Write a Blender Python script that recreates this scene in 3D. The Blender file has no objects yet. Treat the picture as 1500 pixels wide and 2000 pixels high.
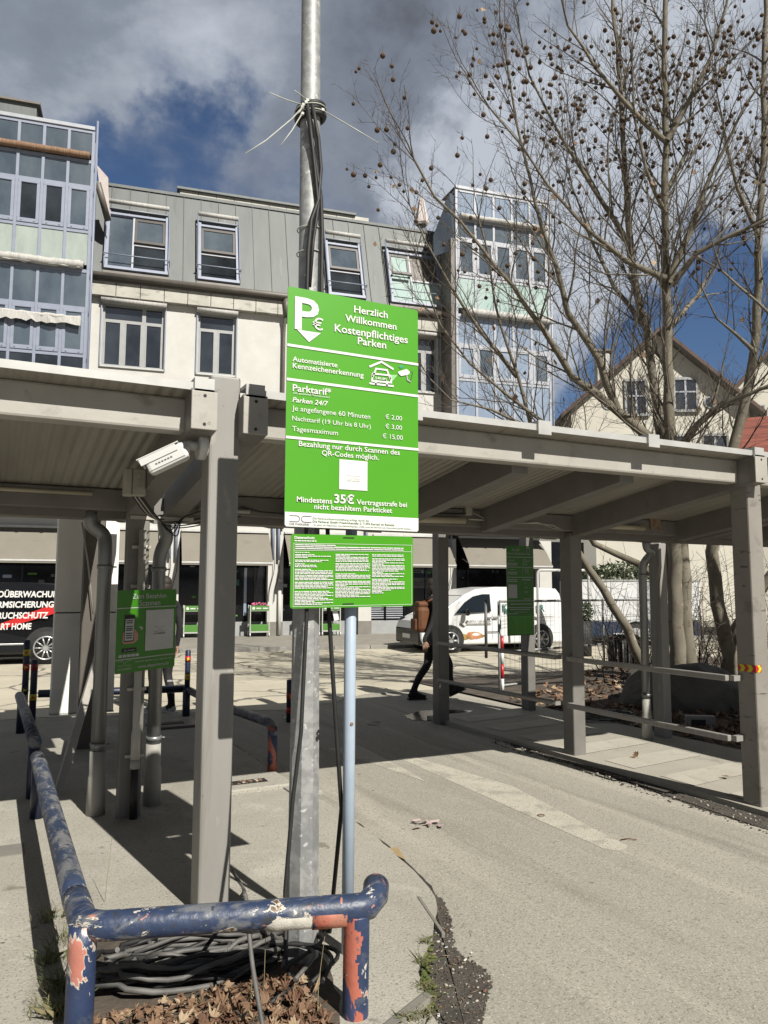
import bpy, bmesh, math, random
from mathutils import Vector, Matrix, noise as mnoise
D = bpy.data; SC = bpy.context.scene; COL = SC.collection
R = math.radians
# ------------------------------------------------------------------ camera
F, CX, CY, H = 1507.0, 750.0, 1000.0, 1.6          # focal length and centre of the 1500 x 2000 photograph, eye height
HEAD, PITCH, ROLL = R(26.7), R(5.75), R(0.14)
FW = Vector((math.sin(HEAD)*math.cos(PITCH), math.cos(HEAD)*math.cos(PITCH), math.sin(PITCH)))
_rt = Vector((math.cos(HEAD), -math.sin(HEAD), 0)); _up = _rt.cross(FW)
RT = _rt*math.cos(ROLL) + _up*math.sin(ROLL); UP = -_rt*math.sin(ROLL) + _up*math.cos(ROLL)
EYE = Vector((0, 0, H))
cam = D.cameras.new('camera'); cam.sensor_fit = 'VERTICAL'; cam.sensor_height = 36; cam.lens = F/2000*36
cam.clip_start = 0.05; cam.clip_end = 3000
cob = D.objects.new('camera', cam); COL.objects.link(cob)
cob.matrix_world = Matrix(((RT.x, UP.x, -FW.x, 0), (RT.y, UP.y, -FW.y, 0), (RT.z, UP.z, -FW.z, H), (0, 0, 0, 1)))
SC.camera = cob
def ray(x, y): return FW + RT*((x-CX)/F) - UP*((y-CY)/F)
def G(x, y, z=0.0): d = ray(x, y); return EYE + d*((z-H)/d.z)
def atY(x, y, Y): d = ray(x, y); return EYE + d*(Y/d.y)
def atX(x, y, X): d = ray(x, y); return EYE + d*(X/d.x)
def atD(x, y, dd): return EYE + ray(x, y)*dd
# ------------------------------------------------------------------ light
SC.view_settings.view_transform = 'Standard'; SC.view_settings.look = 'None'
SC.view_settings.exposure = 0.66; SC.view_settings.gamma = 1.0
SUNV = Vector((0.106, -0.735, 0.665)).normalized()
sun = D.lights.new('sun', 'SUN'); sun.energy = 5.0; sun.angle = R(0.5); sun.color = (1.0, 0.955, 0.87)
sob = D.objects.new('sun', sun); COL.objects.link(sob)
sob.rotation_euler = SUNV.to_track_quat('Z', 'Y').to_euler(); sob.location = SUNV*60
W = D.worlds.new('World'); SC.world = W; W.use_nodes = True
wt = W.node_tree; wn = wt.nodes; wl = wt.links
for n in list(wn): wn.remove(n)
def N(t, **k):
    n = wn.new(t)
    for a, b in k.items(): setattr(n, a, b)
    return n
sky = N('ShaderNodeTexSky', sky_type='NISHITA'); sky.sun_disc = False
sky.sun_elevation = math.asin(SUNV.z); sky.sun_rotation = math.atan2(SUNV.x, SUNV.y)
sky.air_density = 1.0; sky.dust_density = 0.3; sky.ozone_density = 3.0
tc = N('ShaderNodeTexCoord')
mp = N('ShaderNodeMapping'); mp.inputs['Scale'].default_value = (1.0, 1.0, 1.7); mp.inputs['Location'].default_value = (3.1, 1.7, 0.4)
wl.new(tc.outputs['Generated'], mp.inputs['Vector'])
n1 = N('ShaderNodeTexNoise'); n1.inputs['Scale'].default_value = 2.6; n1.inputs['Detail'].default_value = 7; n1.inputs['Roughness'].default_value = 0.6; n1.inputs['Distortion'].default_value = 0.1
n2 = N('ShaderNodeTexNoise'); n2.inputs['Scale'].default_value = 4.2; n2.inputs['Detail'].default_value = 8; n2.inputs['Roughness'].default_value = 0.6; n2.inputs['Distortion'].default_value = 0.12
wl.new(mp.outputs[0], n1.inputs['Vector']); wl.new(mp.outputs[0], n2.inputs['Vector'])
def wmath(op, a, b=None):
    m = N('ShaderNodeMath', operation=op)
    for i, v in enumerate((a, b)):
        if v is None: continue
        if isinstance(v, (int, float)): m.inputs[i].default_value = v
        else: wl.new(v, m.inputs[i])
    return m.outputs[0]
wnz = N('ShaderNodeTexNoise'); wnz.inputs['Scale'].default_value = 5.0; wnz.inputs['Detail'].default_value = 6; wnz.inputs['Roughness'].default_value = 0.6
wl.new(tc.outputs['Generated'], wnz.inputs['Vector'])
wsub = N('ShaderNodeVectorMath', operation='SUBTRACT'); wl.new(wnz.outputs['Color'], wsub.inputs[0]); wsub.inputs[1].default_value = (0.5, 0.5, 0.5)
wsc = N('ShaderNodeVectorMath', operation='SCALE'); wl.new(wsub.outputs[0], wsc.inputs[0]); wsc.inputs['Scale'].default_value = 0.42
warp = N('ShaderNodeVectorMath', operation='ADD'); wl.new(tc.outputs['Generated'], warp.inputs[0]); wl.new(wsc.outputs[0], warp.inputs[1])
def blob(v, deg, pw=1.0):                        # 1 towards direction v, falling to 0 at deg degrees from it
    dt = N('ShaderNodeVectorMath', operation='DOT_PRODUCT'); dt.inputs[1].default_value = v.normalized()
    nrm = N('ShaderNodeVectorMath', operation='NORMALIZE'); wl.new(warp.outputs[0], nrm.inputs[0]); wl.new(nrm.outputs[0], dt.inputs[0])
    mr = N('ShaderNodeMapRange'); mr.inputs['From Min'].default_value = math.cos(R(deg)); mr.inputs['From Max'].default_value = 1.0
    wl.new(dt.outputs['Value'], mr.inputs['Value']); return mr.outputs[0]
cover = n1.outputs['Fac']
cover = wmath('ADD', cover, 0.20)
cover = wmath('ADD', cover, wmath('MULTIPLY', blob(Vector((-0.1, -0.8, 0.75)), 95), 0.45))   # unseen heavy cloud added behind the viewer to cut the ambient light
for (x, y, dg, w) in ((300, 320, 9, -0.24), (240, 345, 6, -0.10), (560, 420, 7, -0.10), (1370, 720, 12, -0.46), (1460, 600, 7, -0.26), (420, 360, 6, -0.16), (640, 440, 6, -0.12), (1000, 100, 20, 0.16), (200, 60, 16, 0.16), (1200, 330, 16, 0.24), (960, 640, 8, 0.1)):
    cover = wmath('ADD', cover, wmath('MULTIPLY', blob(ray(x, y), dg), w))
cr = N('ShaderNodeValToRGB'); cr.color_ramp.elements[0].position = 0.36; cr.color_ramp.elements[1].position = 0.70; cr.color_ramp.interpolation = 'EASE'
wl.new(cover, cr.inputs['Fac'])
shade = n2.outputs['Fac']
shade = wmath('ADD', shade, wmath('MULTIPLY', blob(Vector((-0.1, -0.30, 1.0)), 68), -0.50))  # unseen sky overhead darkened to lower the light in the shade
for (x, y, dg, w) in ((880, 120, 13, -0.22), (930, 230, 8, 0.24), (1240, 360, 16, 0.46), (1000, 450, 11, 0.20), (450, 120, 9, 0.10), (60, 120, 12, -0.08), (1420, 60, 9, 0.06), (150, 230, 9, 0.10)):
    shade = wmath('ADD', shade, wmath('MULTIPLY', blob(ray(x, y), dg), w))
cc = N('ShaderNodeValToRGB'); ce = cc.color_ramp.elements
ce[0].position = 0.02; ce[0].color = (0.75, 0.75, 0.78, 1); ce[1].position = 0.76; ce[1].color = (6.0, 6.5, 7.3, 1)
e = ce.new(0.30); e.color = (2.15, 2.45, 3.05, 1)
e = ce.new(0.50); e.color = (2.95, 3.35, 4.1, 1)
wl.new(shade, cc.inputs['Fac'])
skc = N('ShaderNodeMix', data_type='RGBA', blend_type='MULTIPLY'); skc.inputs['Factor'].default_value = 1.0
skc.inputs['B'].default_value = (0.66, 0.73, 0.84, 1)
wl.new(sky.outputs[0], skc.inputs['A'])
mx = N('ShaderNodeMix', data_type='RGBA'); wl.new(cr.outputs['Color'], mx.inputs['Factor'])
wl.new(skc.outputs['Result'], mx.inputs['A']); wl.new(cc.outputs['Color'], mx.inputs['B'])
bg = N('ShaderNodeBackground'); bg.inputs['Strength'].default_value = 0.054; wl.new(mx.outputs['Result'], bg.inputs['Color'])
wo = N('ShaderNodeOutputWorld'); wl.new(bg.outputs[0], wo.inputs['Surface'])
# ------------------------------------------------------------------ materials
MATS = {}
def pbsdf(name):
    m = D.materials.new(name); m.use_nodes = True; MATS[name] = m
    return m, m.node_tree, m.node_tree.nodes['Principled BSDF']
KA = 0.68
def M(name, c1, c2=None, scale=6.0, rough=0.6, metal=0.0, bump=0.0, bscale=None, stretch=(1, 1, 1), spots=None, lo=0.35, hi=0.65, ior=1.5, detail=6.0, rvar=0.0, trans=0.0):
    if c2 is None: c2 = tuple(v*0.82 for v in c1)
    c1 = tuple(v*KA for v in c1); c2 = tuple(v*KA for v in c2); spots = [(tuple(v*KA for v in s[0]), *s[1:]) for s in (spots or [])]
    m, t, b = pbsdf(name); nd = t.nodes; L = t.links
    b.inputs['Roughness'].default_value = rough; b.inputs['Metallic'].default_value = metal; b.inputs['IOR'].default_value = ior
    tcn = nd.new('ShaderNodeTexCoord'); mpn = nd.new('ShaderNodeMapping'); mpn.inputs['Scale'].default_value = stretch
    L.new(tcn.outputs['Object'], mpn.inputs['Vector'])
    nz = nd.new('ShaderNodeTexNoise'); nz.inputs['Scale'].default_value = scale; nz.inputs['Detail'].default_value = detail; nz.inputs['Roughness'].default_value = 0.6
    L.new(mpn.outputs[0], nz.inputs['Vector'])
    cr = nd.new('ShaderNodeValToRGB'); cr.color_ramp.elements[0].position = lo; cr.color_ramp.elements[1].position = hi
    cr.color_ramp.elements[0].color = (*c1, 1); cr.color_ramp.elements[1].color = (*c2, 1)
    L.new(nz.outputs['Fac'], cr.inputs['Fac']); out = cr.outputs['Color']
    for sp in (spots or []):                       # (colour, scale, threshold, softness, stretch)
        col, s, th, sf = sp[:4]
        mp2 = nd.new('ShaderNodeMapping'); mp2.inputs['Scale'].default_value = sp[4] if len(sp) > 4 else (1, 1, 1); mp2.inputs['Location'].default_value = (s*0.37, s*0.11, s*0.7)
        L.new(tcn.outputs['Object'], mp2.inputs['Vector'])
        n2 = nd.new('ShaderNodeTexNoise'); n2.inputs['Scale'].default_value = s; n2.inputs['Detail'].default_value = 9; n2.inputs['Roughness'].default_value = 0.62; n2.inputs['Distortion'].default_value = 0.3
        L.new(mp2.outputs[0], n2.inputs['Vector'])
        mr = nd.new('ShaderNodeMapRange'); mr.inputs['From Min'].default_value = th; mr.inputs['From Max'].default_value = th+sf
        L.new(n2.outputs['Fac'], mr.inputs['Value'])
        mxn = nd.new('ShaderNodeMix'); mxn.data_type = 'RGBA'; L.new(mr.outputs[0], mxn.inputs['Factor']); L.new(out, mxn.inputs['A']); mxn.inputs['B'].default_value = (*col, 1)
        out = mxn.outputs['Result']
    L.new(out, b.inputs['Base Color'])
    if rvar:
        mr = nd.new('ShaderNodeMapRange'); mr.inputs['To Min'].default_value = max(0, rough-rvar); mr.inputs['To Max'].default_value = min(1, rough+rvar)
        L.new(nz.outputs['Fac'], mr.inputs['Value']); L.new(mr.outputs[0], b.inputs['Roughness'])
    if bump:
        n3 = nd.new('ShaderNodeTexNoise'); n3.inputs['Scale'].default_value = bscale or scale*8; n3.inputs['Detail'].default_value = 5
        L.new(mpn.outputs[0], n3.inputs['Vector'])
        bp = nd.new('ShaderNodeBump'); bp.inputs['Strength'].default_value = bump; bp.inputs['Distance'].default_value = 0.01
        L.new(n3.outputs['Fac'], bp.inputs['Height']); L.new(bp.outputs[0], b.inputs['Normal'])
    return m
M('asphalt_road', (0.355, 0.334, 0.280), (0.425, 0.400, 0.338), 0.9, 0.92, bump=0.42, bscale=100, stretch=(1, .35, 1), detail=8,
  spots=[((0.50, 0.47, 0.395), 1.5, 0.50, 0.16, (1.8, .10, 1)), ((0.285, 0.266, 0.223), 2.1, 0.53, 0.12, (1.6, .12, 1)), ((0.31, 0.29, 0.245), 0.6, 0.55, 0.10, (1, .5, 1)), ((0.225, 0.21, 0.175), 95, 0.54, 0.07), ((0.58, 0.55, 0.475), 125, 0.57, 0.06), ((0.17, 0.158, 0.133), 6, 0.68, 0.015, (1, .6, 1)), ((0.14, 0.13, 0.11), 40, 0.67, 0.015), ((0.20, 0.187, 0.158), 1.2, 0.66, 0.02, (1, .7, 1))])
M('lot_asphalt', (0.504, 0.462, 0.364), (0.630, 0.580, 0.455), 0.7, 0.9, bump=0.3, bscale=60, spots=[((0.378, 0.352, 0.286), 1.5, 0.60, 0.1)])
M('island_concrete', (0.383, 0.364, 0.311), (0.459, 0.435, 0.374), 1.1, 0.9, bump=0.45, bscale=80, detail=9,
  spots=[((0.308, 0.286, 0.243), 0.8, 0.54, 0.14, (1.2, .5, 1)), ((0.508, 0.486, 0.421), 2.3, 0.58, 0.10), ((0.227, 0.213, 0.178), 75, 0.565, 0.06), ((0.626, 0.599, 0.529), 100, 0.60, 0.05), ((0.151, 0.140, 0.119), 14, 0.69, 0.015), ((0.248, 0.232, 0.194), 4, 0.64, 0.05)])
M('walk_concrete', (0.40, 0.375, 0.315), (0.455, 0.43, 0.36), 2.0, 0.9, bump=0.4, bscale=60, spots=[((0.33, 0.31, 0.26), 4, 0.58, 0.1), ((0.32, 0.30, 0.25), 60, 0.62, 0.05)])
M('walk_band', (0.53, 0.50, 0.425), (0.48, 0.45, 0.38), 3.0, 0.9, bump=0.4, bscale=60, spots=[((0.42, 0.395, 0.33), 5, 0.55, 0.1), ((0.36, 0.34, 0.285), 60, 0.62, 0.05)])
M('road_paint', (0.60, 0.57, 0.475), (0.53, 0.50, 0.415), 5, 0.85, bump=0.6, bscale=90, spots=[((0.42, 0.395, 0.33), 4, 0.52, 0.10), ((0.20, 0.19, 0.16), 95, 0.565, 0.06)])
M('pavement', (0.27, 0.255, 0.22), (0.34, 0.32, 0.28), 3, 0.9, bump=0.3, bscale=30)
M('kerb_stone', (0.34, 0.33, 0.30), (0.26, 0.25, 0.23), 5, 0.9, bump=0.3)
M('dirt', (0.058, 0.05, 0.041), (0.10, 0.087, 0.07), 9, 0.95, bump=1.0, bscale=70, spots=[((0.22, 0.20, 0.165), 55, 0.62, 0.05), ((0.03, 0.026, 0.02), 30, 0.60, 0.05)])
M('soil', (0.06, 0.05, 0.04), (0.12, 0.095, 0.07), 6, 0.95, bump=0.8, bscale=40)
M('gap_dark', (0.04, 0.037, 0.032), None, 20, 0.95)
M('pebble', (0.55, 0.52, 0.45), (0.36, 0.33, 0.28), 20, 0.85)
M('puddle_wet', (0.05, 0.046, 0.04), (0.10, 0.09, 0.075), 3, 0.12)
M('steel_greige', (0.335, 0.324, 0.304), (0.29, 0.280, 0.262), 3.0, 0.48, bump=0.06, bscale=30, stretch=(1, 1, .25), spots=[((0.24, 0.22, 0.19), 6, 0.58, 0.12, (1.4, 1.4, .12)), ((0.40, 0.375, 0.335), 11, 0.60, 0.08, (1, 1, .3)), ((0.17, 0.15, 0.125), 26, 0.68, 0.03)])
M('steel_scuffed', (0.30, 0.28, 0.25), (0.25, 0.232, 0.205), 3.0, 0.55, bump=0.1, bscale=30, spots=[((0.10, 0.092, 0.08), 6, 0.62, 0.03, (1, 1, 5)), ((0.20, 0.185, 0.16), 5, 0.57, 0.1)])
M('steel_light', (0.47, 0.45, 0.405), (0.41, 0.39, 0.35), 4.0, 0.5, bump=0.08, bscale=40, spots=[((0.32, 0.30, 0.26), 6, 0.58, 0.12), ((0.22, 0.19, 0.15), 20, 0.66, 0.04)])
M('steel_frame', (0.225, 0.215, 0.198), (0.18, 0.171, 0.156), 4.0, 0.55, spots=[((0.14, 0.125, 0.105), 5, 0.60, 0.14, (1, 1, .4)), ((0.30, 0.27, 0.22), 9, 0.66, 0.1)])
M('steel_dark', (0.17, 0.157, 0.14), (0.18, 0.165, 0.145), 4.0, 0.55, spots=[((0.12, 0.11, 0.095), 6, 0.62, 0.1)])
M('roof_sheet', (0.40, 0.375, 0.325), (0.33, 0.305, 0.26), 3.0, 0.5, stretch=(3, .35, 1), spots=[((0.25, 0.20, 0.14), 5, 0.64, 0.12, (3, .3, 1))])
M('sheet_edge', (0.62, 0.62, 0.60), (0.52, 0.52, 0.50), 6, 0.4, metal=0.2)
M('galvanised', (0.33, 0.335, 0.332), (0.44, 0.445, 0.44), 26, 0.58, metal=0.35, bump=0.05, bscale=60, lo=0.42, hi=0.58, spots=[((0.30, 0.305, 0.305), 5, 0.56, 0.1), ((0.66, 0.665, 0.66), 30, 0.62, 0.03)], rvar=0.12)
M('pipe_zinc', (0.26, 0.27, 0.27), (0.33, 0.335, 0.33), 8, 0.42, metal=0.5, stretch=(1, 1, .2), spots=[((0.42, 0.41, 0.37), 6, 0.62, 0.1)])
M('pipe_dusty', (0.42, 0.41, 0.37), (0.35, 0.34, 0.31), 8, 0.7, stretch=(1, 1, .4), bump=0.1)
M('pvc_white', (0.55, 0.53, 0.48), (0.47, 0.45, 0.40), 8, 0.5)
M('pipe_blue', (0.46, 0.55, 0.66), (0.40, 0.49, 0.60), 8, 0.45, spots=[((0.09, 0.08, 0.08), 34, 0.70, 0.02), ((0.62, 0.68, 0.74), 16, 0.66, 0.05)])
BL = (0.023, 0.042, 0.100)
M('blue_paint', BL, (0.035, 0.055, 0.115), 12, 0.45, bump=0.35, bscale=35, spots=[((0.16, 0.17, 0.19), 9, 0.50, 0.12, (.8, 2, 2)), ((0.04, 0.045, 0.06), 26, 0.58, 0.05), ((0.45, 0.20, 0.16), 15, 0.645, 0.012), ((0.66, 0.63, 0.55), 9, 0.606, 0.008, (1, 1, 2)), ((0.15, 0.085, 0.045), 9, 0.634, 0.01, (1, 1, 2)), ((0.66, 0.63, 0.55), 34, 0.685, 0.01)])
M('blue_worn', BL, (0.04, 0.06, 0.11), 10, 0.55, bump=0.35, bscale=30, spots=[((0.20, 0.205, 0.215), 6.0, 0.46, 0.12, (2.2, .8, 2.2)), ((0.04, 0.05, 0.07), 24, 0.56, 0.05), ((0.33, 0.33, 0.33), 22, 0.60, 0.06, (2, .7, 2)), ((0.55, 0.30, 0.27), 14, 0.665, 0.02), ((0.62, 0.6, 0.55), 19, 0.66, 0.012)])
M('blue_peeling', BL, (0.05, 0.07, 0.16), 12, 0.5, bump=0.35, bscale=30, spots=[((0.50, 0.15, 0.10), 7.5, 0.52, 0.015, (1, 1, .45)), ((0.40, 0.20, 0.11), 9.5, 0.60, 0.03, (1, 1, .5)), ((0.12, 0.13, 0.16), 18, 0.62, 0.06), ((0.60, 0.57, 0.5), 15, 0.70, 0.012)])
M('blue_chipped', BL, (0.035, 0.055, 0.13), 12, 0.45, bump=0.3, bscale=30, spots=[((0.10, 0.11, 0.14), 9, 0.58, 0.12), ((0.62, 0.58, 0.5), 6.0, 0.60, 0.01, (1, 1, .6)), ((0.52, 0.20, 0.15), 6.0, 0.615, 0.012, (1, 1, .6)), ((0.62, 0.58, 0.5), 13, 0.64, 0.01, (1, 1, .7))])
M('red_primer', (0.50, 0.15, 0.10), (0.40, 0.20, 0.13), 15, 0.6, bump=0.3, bscale=40, spots=[(BL, 8, 0.60, 0.02), ((0.60, 0.57, 0.5), 12, 0.68, 0.02)])
M('paint_white', (0.66, 0.64, 0.58), (0.50, 0.47, 0.40), 20, 0.7, bump=0.3)
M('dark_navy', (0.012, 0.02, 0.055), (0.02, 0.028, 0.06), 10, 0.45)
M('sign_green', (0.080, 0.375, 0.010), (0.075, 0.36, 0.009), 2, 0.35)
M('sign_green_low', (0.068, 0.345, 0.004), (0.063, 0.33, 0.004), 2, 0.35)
M('sign_green_shaded', (0.045, 0.23, 0.006), (0.04, 0.21, 0.005), 2, 0.4)  # board green with the canopy shade put into its colour
M('sign_white', (0.82, 0.82, 0.80), (0.78, 0.78, 0.76), 3, 0.4)
M('sign_grey', (0.55, 0.56, 0.55), None, 3, 0.4)
M('sign_ink', (0.05, 0.055, 0.05), None, 3, 0.5)
M('ink_green', (0.06, 0.20, 0.04), None, 3, 0.5)
M('icon_cyan', (0.05, 0.50, 0.55), None, 3, 0.4)
M('icon_beam', (0.35, 0.80, 0.30), None, 3, 0.4)
M('black_rubber', (0.012, 0.012, 0.012), (0.02, 0.02, 0.019), 14, 0.62, spots=[((0.05, 0.048, 0.044), 16, 0.62, 0.1)])
M('cable_dusty', (0.075, 0.074, 0.07), (0.16, 0.155, 0.145), 9, 0.65, spots=[((0.20, 0.19, 0.175), 12, 0.62, 0.1)])
M('black_gloss', (0.008, 0.008, 0.009), None, 3, 0.12)
M('black_matte', (0.015, 0.015, 0.015), None, 3, 0.7)
M('tie_white', (0.58, 0.59, 0.54), (0.46, 0.47, 0.42), 20, 0.5)
M('camera_white', (0.74, 0.74, 0.72), (0.70, 0.70, 0.68), 4, 0.35)
M('box_beige', (0.46, 0.43, 0.36), (0.40, 0.375, 0.31), 5, 0.55)
M('panel_grey', (1.08, 1.06, 1.0), (1.0, 0.985, 0.925), 2, 0.5)
M('brown_steel', (0.135, 0.118, 0.098), (0.11, 0.096, 0.08), 3, 0.55)
M('stucco', (0.68, 0.675, 0.64), (0.61, 0.60, 0.565), 1.3, 0.9, bump=0.35, bscale=25, spots=[((0.54, 0.52, 0.46), 0.7, 0.63, 0.15, (1, 1, .4)), ((0.60, 0.58, 0.53), 9, 0.66, 0.08)])
M('plinth_grey', (0.26, 0.245, 0.215), (0.21, 0.20, 0.175), 4, 0.9)
M('zinc', (0.112, 0.127, 0.125), (0.145, 0.162, 0.159), 0.9, 0.55, stretch=(2.2, 1, .35), spots=[((0.095, 0.107, 0.105), 2.2, 0.58, 0.1, (3, 1, .25)), ((0.20, 0.215, 0.21), 1.7, 0.64, 0.1, (3, 1, .3))])
M('zinc_patina', (0.40, 0.39, 0.335), (0.52, 0.505, 0.44), 2.2, 0.5, spots=[((0.27, 0.265, 0.23), 2.6, 0.54, 0.12, (1, 1, 2.5))])
M('gutter_dark', (0.13, 0.115, 0.10), (0.17, 0.15, 0.13), 3, 0.5)
M('seam_dark', (0.10, 0.105, 0.10), None, 3, 0.6)
M('frame_blue', (0.29, 0.325, 0.42), (0.25, 0.285, 0.375), 4, 0.45)
M('frame_grey', (0.40, 0.41, 0.41), (0.35, 0.36, 0.36), 4, 0.45)
M('frame_white', (0.46, 0.48, 0.53), (0.40, 0.42, 0.47), 4, 0.45)
M('sash_brown', (0.055, 0.045, 0.04), None, 4, 0.4)
M('glass_dark', (0.012, 0.016, 0.02), (0.045, 0.055, 0.065), 0.7, 0.03, ior=2.3)
M('glass_sky', (0.07, 0.095, 0.125), (0.15, 0.185, 0.215), 0.9, 0.03, ior=2.5, stretch=(1, 1, .5))
M('glass_blue', (0.27, 0.34, 0.46), (0.36, 0.43, 0.53), 0.6, 0.06, ior=1.9)
M('glass_frosted', (0.36, 0.42, 0.39), (0.44, 0.50, 0.46), 1.5, 0.25, ior=1.6, stretch=(3, 1, 1))
M('glass_mint', (0.42, 0.56, 0.53), (0.50, 0.62, 0.59), 0.8, 0.12, ior=1.6)
M('glass_shop', (0.006, 0.007, 0.008), (0.014, 0.014, 0.016), 2, 0.08, ior=1.35)
M('awning_white', (0.62, 0.61, 0.58), (0.45, 0.44, 0.42), 3, 0.8, stretch=(14, 1, 1), bump=0.3)
M('awning_brown', (0.20, 0.095, 0.055), (0.30, 0.20, 0.12), 3, 0.8, stretch=(14, 1, 1))
M('awning_beige', (0.25, 0.23, 0.19), (0.225, 0.205, 0.17), 1.2, 0.85, bump=0.15, bscale=14, spots=[((0.19, 0.175, 0.145), 1.5, 0.6, 0.12, (1, 1, 3))])
M('bar_white', (0.70, 0.70, 0.68), None, 3, 0.4)
M('parasol_cloth', (0.74, 0.67, 0.64), (0.62, 0.54, 0.52), 4, 0.8)
M('cream_wall', (0.70, 0.675, 0.585), (0.64, 0.615, 0.53), 0.8, 0.9, bump=0.2)
M('roof_tile', (0.09, 0.055, 0.045), (0.13, 0.08, 0.062), 6, 0.8, bump=0.6, bscale=10)
M('roof_soffit', (0.22, 0.20, 0.18), None, 3, 0.8)
M('red_tile', (0.30, 0.09, 0.06), (0.17, 0.05, 0.035), 3, 0.8, stretch=(.25, 1.2, 2.2), spots=[((0.08, 0.03, 0.02), 6, 0.58, 0.05, (.15, 1, 2.2))])
M('grey_wall', (0.30, 0.295, 0.27), (0.26, 0.255, 0.235), 1, 0.9)
M('bark', (0.165, 0.145, 0.108), (0.245, 0.218, 0.165), 5, 0.85, bump=0.4, bscale=22, stretch=(1, 1, .5), spots=[((0.13, 0.105, 0.075), 9, 0.60, 0.04), ((0.38, 0.34, 0.255), 7, 0.64, 0.04)])
M('twig', (0.085, 0.068, 0.052), (0.135, 0.11, 0.085), 6, 0.85)
M('seed', (0.085, 0.052, 0.03), (0.13, 0.08, 0.045), 60, 0.95, bump=0.8, bscale=150)
M('leaf_dry', (0.27, 0.165, 0.095), (0.20, 0.115, 0.065), 5, 0.8)
M('leaf_pale', (0.42, 0.32, 0.21), (0.34, 0.23, 0.14), 5, 0.8)
M('leaf_dark', (0.13, 0.07, 0.04), (0.18, 0.09, 0.05), 5, 0.8)
M('grass_green', (0.10, 0.14, 0.035), (0.16, 0.17, 0.05), 8, 0.8)
M('grass_dry', (0.30, 0.25, 0.13), (0.20, 0.17, 0.09), 8, 0.8)
M('moss', (0.09, 0.115, 0.025), (0.15, 0.16, 0.05), 14, 0.95, bump=0.9, bscale=70)
M('rock', (0.12, 0.113, 0.095), (0.175, 0.165, 0.14), 3, 0.9, bump=0.7, bscale=14, spots=[((0.22, 0.205, 0.17), 4, 0.64, 0.1)])
M('hedge_green', (0.035, 0.055, 0.018), (0.06, 0.085, 0.03), 6, 0.8)
M('van_white', (0.78, 0.79, 0.79), (0.74, 0.75, 0.75), 1, 0.18)
M('van_black', (0.009, 0.009, 0.010), None, 1, 0.12)
M('van_glass', (0.01, 0.016, 0.022), None, 1, 0.04, ior=1.6)
M('tyre', (0.02, 0.02, 0.02), (0.03, 0.03, 0.028), 10, 0.8)
M('alloy', (0.62, 0.63, 0.64), None, 8, 0.3, metal=0.6)
M('decal_red', (0.62, 0.025, 0.025), None, 3, 0.3)
M('decal_green', (0.025, 0.15, 0.12), None, 3, 0.4)
M('decal_grey', (0.16, 0.15, 0.14), None, 3, 0.4)
M('decal_orange', (0.42, 0.13, 0.04), (0.62, 0.32, 0.16), 18, 0.4)
M('decal_ochre', (0.50, 0.33, 0.09), (0.22, 0.13, 0.05), 18, 0.4)
M('chevron_red', (0.62, 0.02, 0.03), None, 3, 0.35)
M('chevron_yellow', (0.72, 0.68, 0.02), None, 3, 0.35)
M('cart_green', (0.085, 0.27, 0.035), None, 3, 0.5)
M('cart_frame', (0.56, 0.57, 0.52), None, 3, 0.5)
M('flower_pink', (0.80, 0.06, 0.30), (0.85, 0.25, 0.45), 20, 0.7)
M('flower_pale', (0.80, 0.62, 0.60), (0.62, 0.62, 0.30), 14, 0.7)
M('cloth_black', (0.012, 0.012, 0.014), (0.02, 0.02, 0.022), 6, 0.85)
M('pack_rust', (0.17, 0.06, 0.016), (0.11, 0.036, 0.010), 6, 0.75)
M('skin', (0.52, 0.30, 0.22), None, 6, 0.55)
M('hair_dark', (0.03, 0.02, 0.014), None, 6, 0.7)
M('shoe_white', (0.74, 0.74, 0.72), None, 6, 0.6)
M('trailer_white', (0.72, 0.73, 0.74), (0.64, 0.65, 0.66), 1.2, 0.4, stretch=(1, 1, .4))
M('trailer_blue', (0.022, 0.038, 0.075), None, 3, 0.4)
M('wire', (0.16, 0.155, 0.145), None, 3, 0.5, metal=0.4)
M('rust', (0.23, 0.10, 0.05), (0.33, 0.28, 0.22), 20, 0.8)
M('cardboard', (0.46, 0.34, 0.17), None, 5, 0.8)
M('tissue', (0.62, 0.50, 0.47), (0.45, 0.33, 0.31), 20, 0.9)
M('lamp_tube', (0.60, 0.54, 0.40), None, 3, 0.4)
def rib(name, axis_scale, strength, kind='SAW'):   # ribs of a profiled sheet as a bump
    m = MATS[name]; t = m.node_tree; b = t.nodes['Principled BSDF']
    tcn = t.nodes.new('ShaderNodeTexCoord'); wv = t.nodes.new('ShaderNodeTexWave'); wv.wave_type = 'BANDS'; wv.bands_direction = axis_scale[0]; wv.inputs['Scale'].default_value = axis_scale[1]
    t.links.new(tcn.outputs['Object'], wv.inputs['Vector'])
    bp = t.nodes.new('ShaderNodeBump'); bp.inputs['Strength'].default_value = strength; bp.inputs['Distance'].default_value = 0.02
    t.links.new(wv.outputs['Fac'], bp.inputs['Height']); t.links.new(bp.outputs[0], b.inputs['Normal'])
rib('roof_sheet', ('X', 5.0), 0.5); rib('red_tile', ('Z', 1.6), 1.0)
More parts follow.
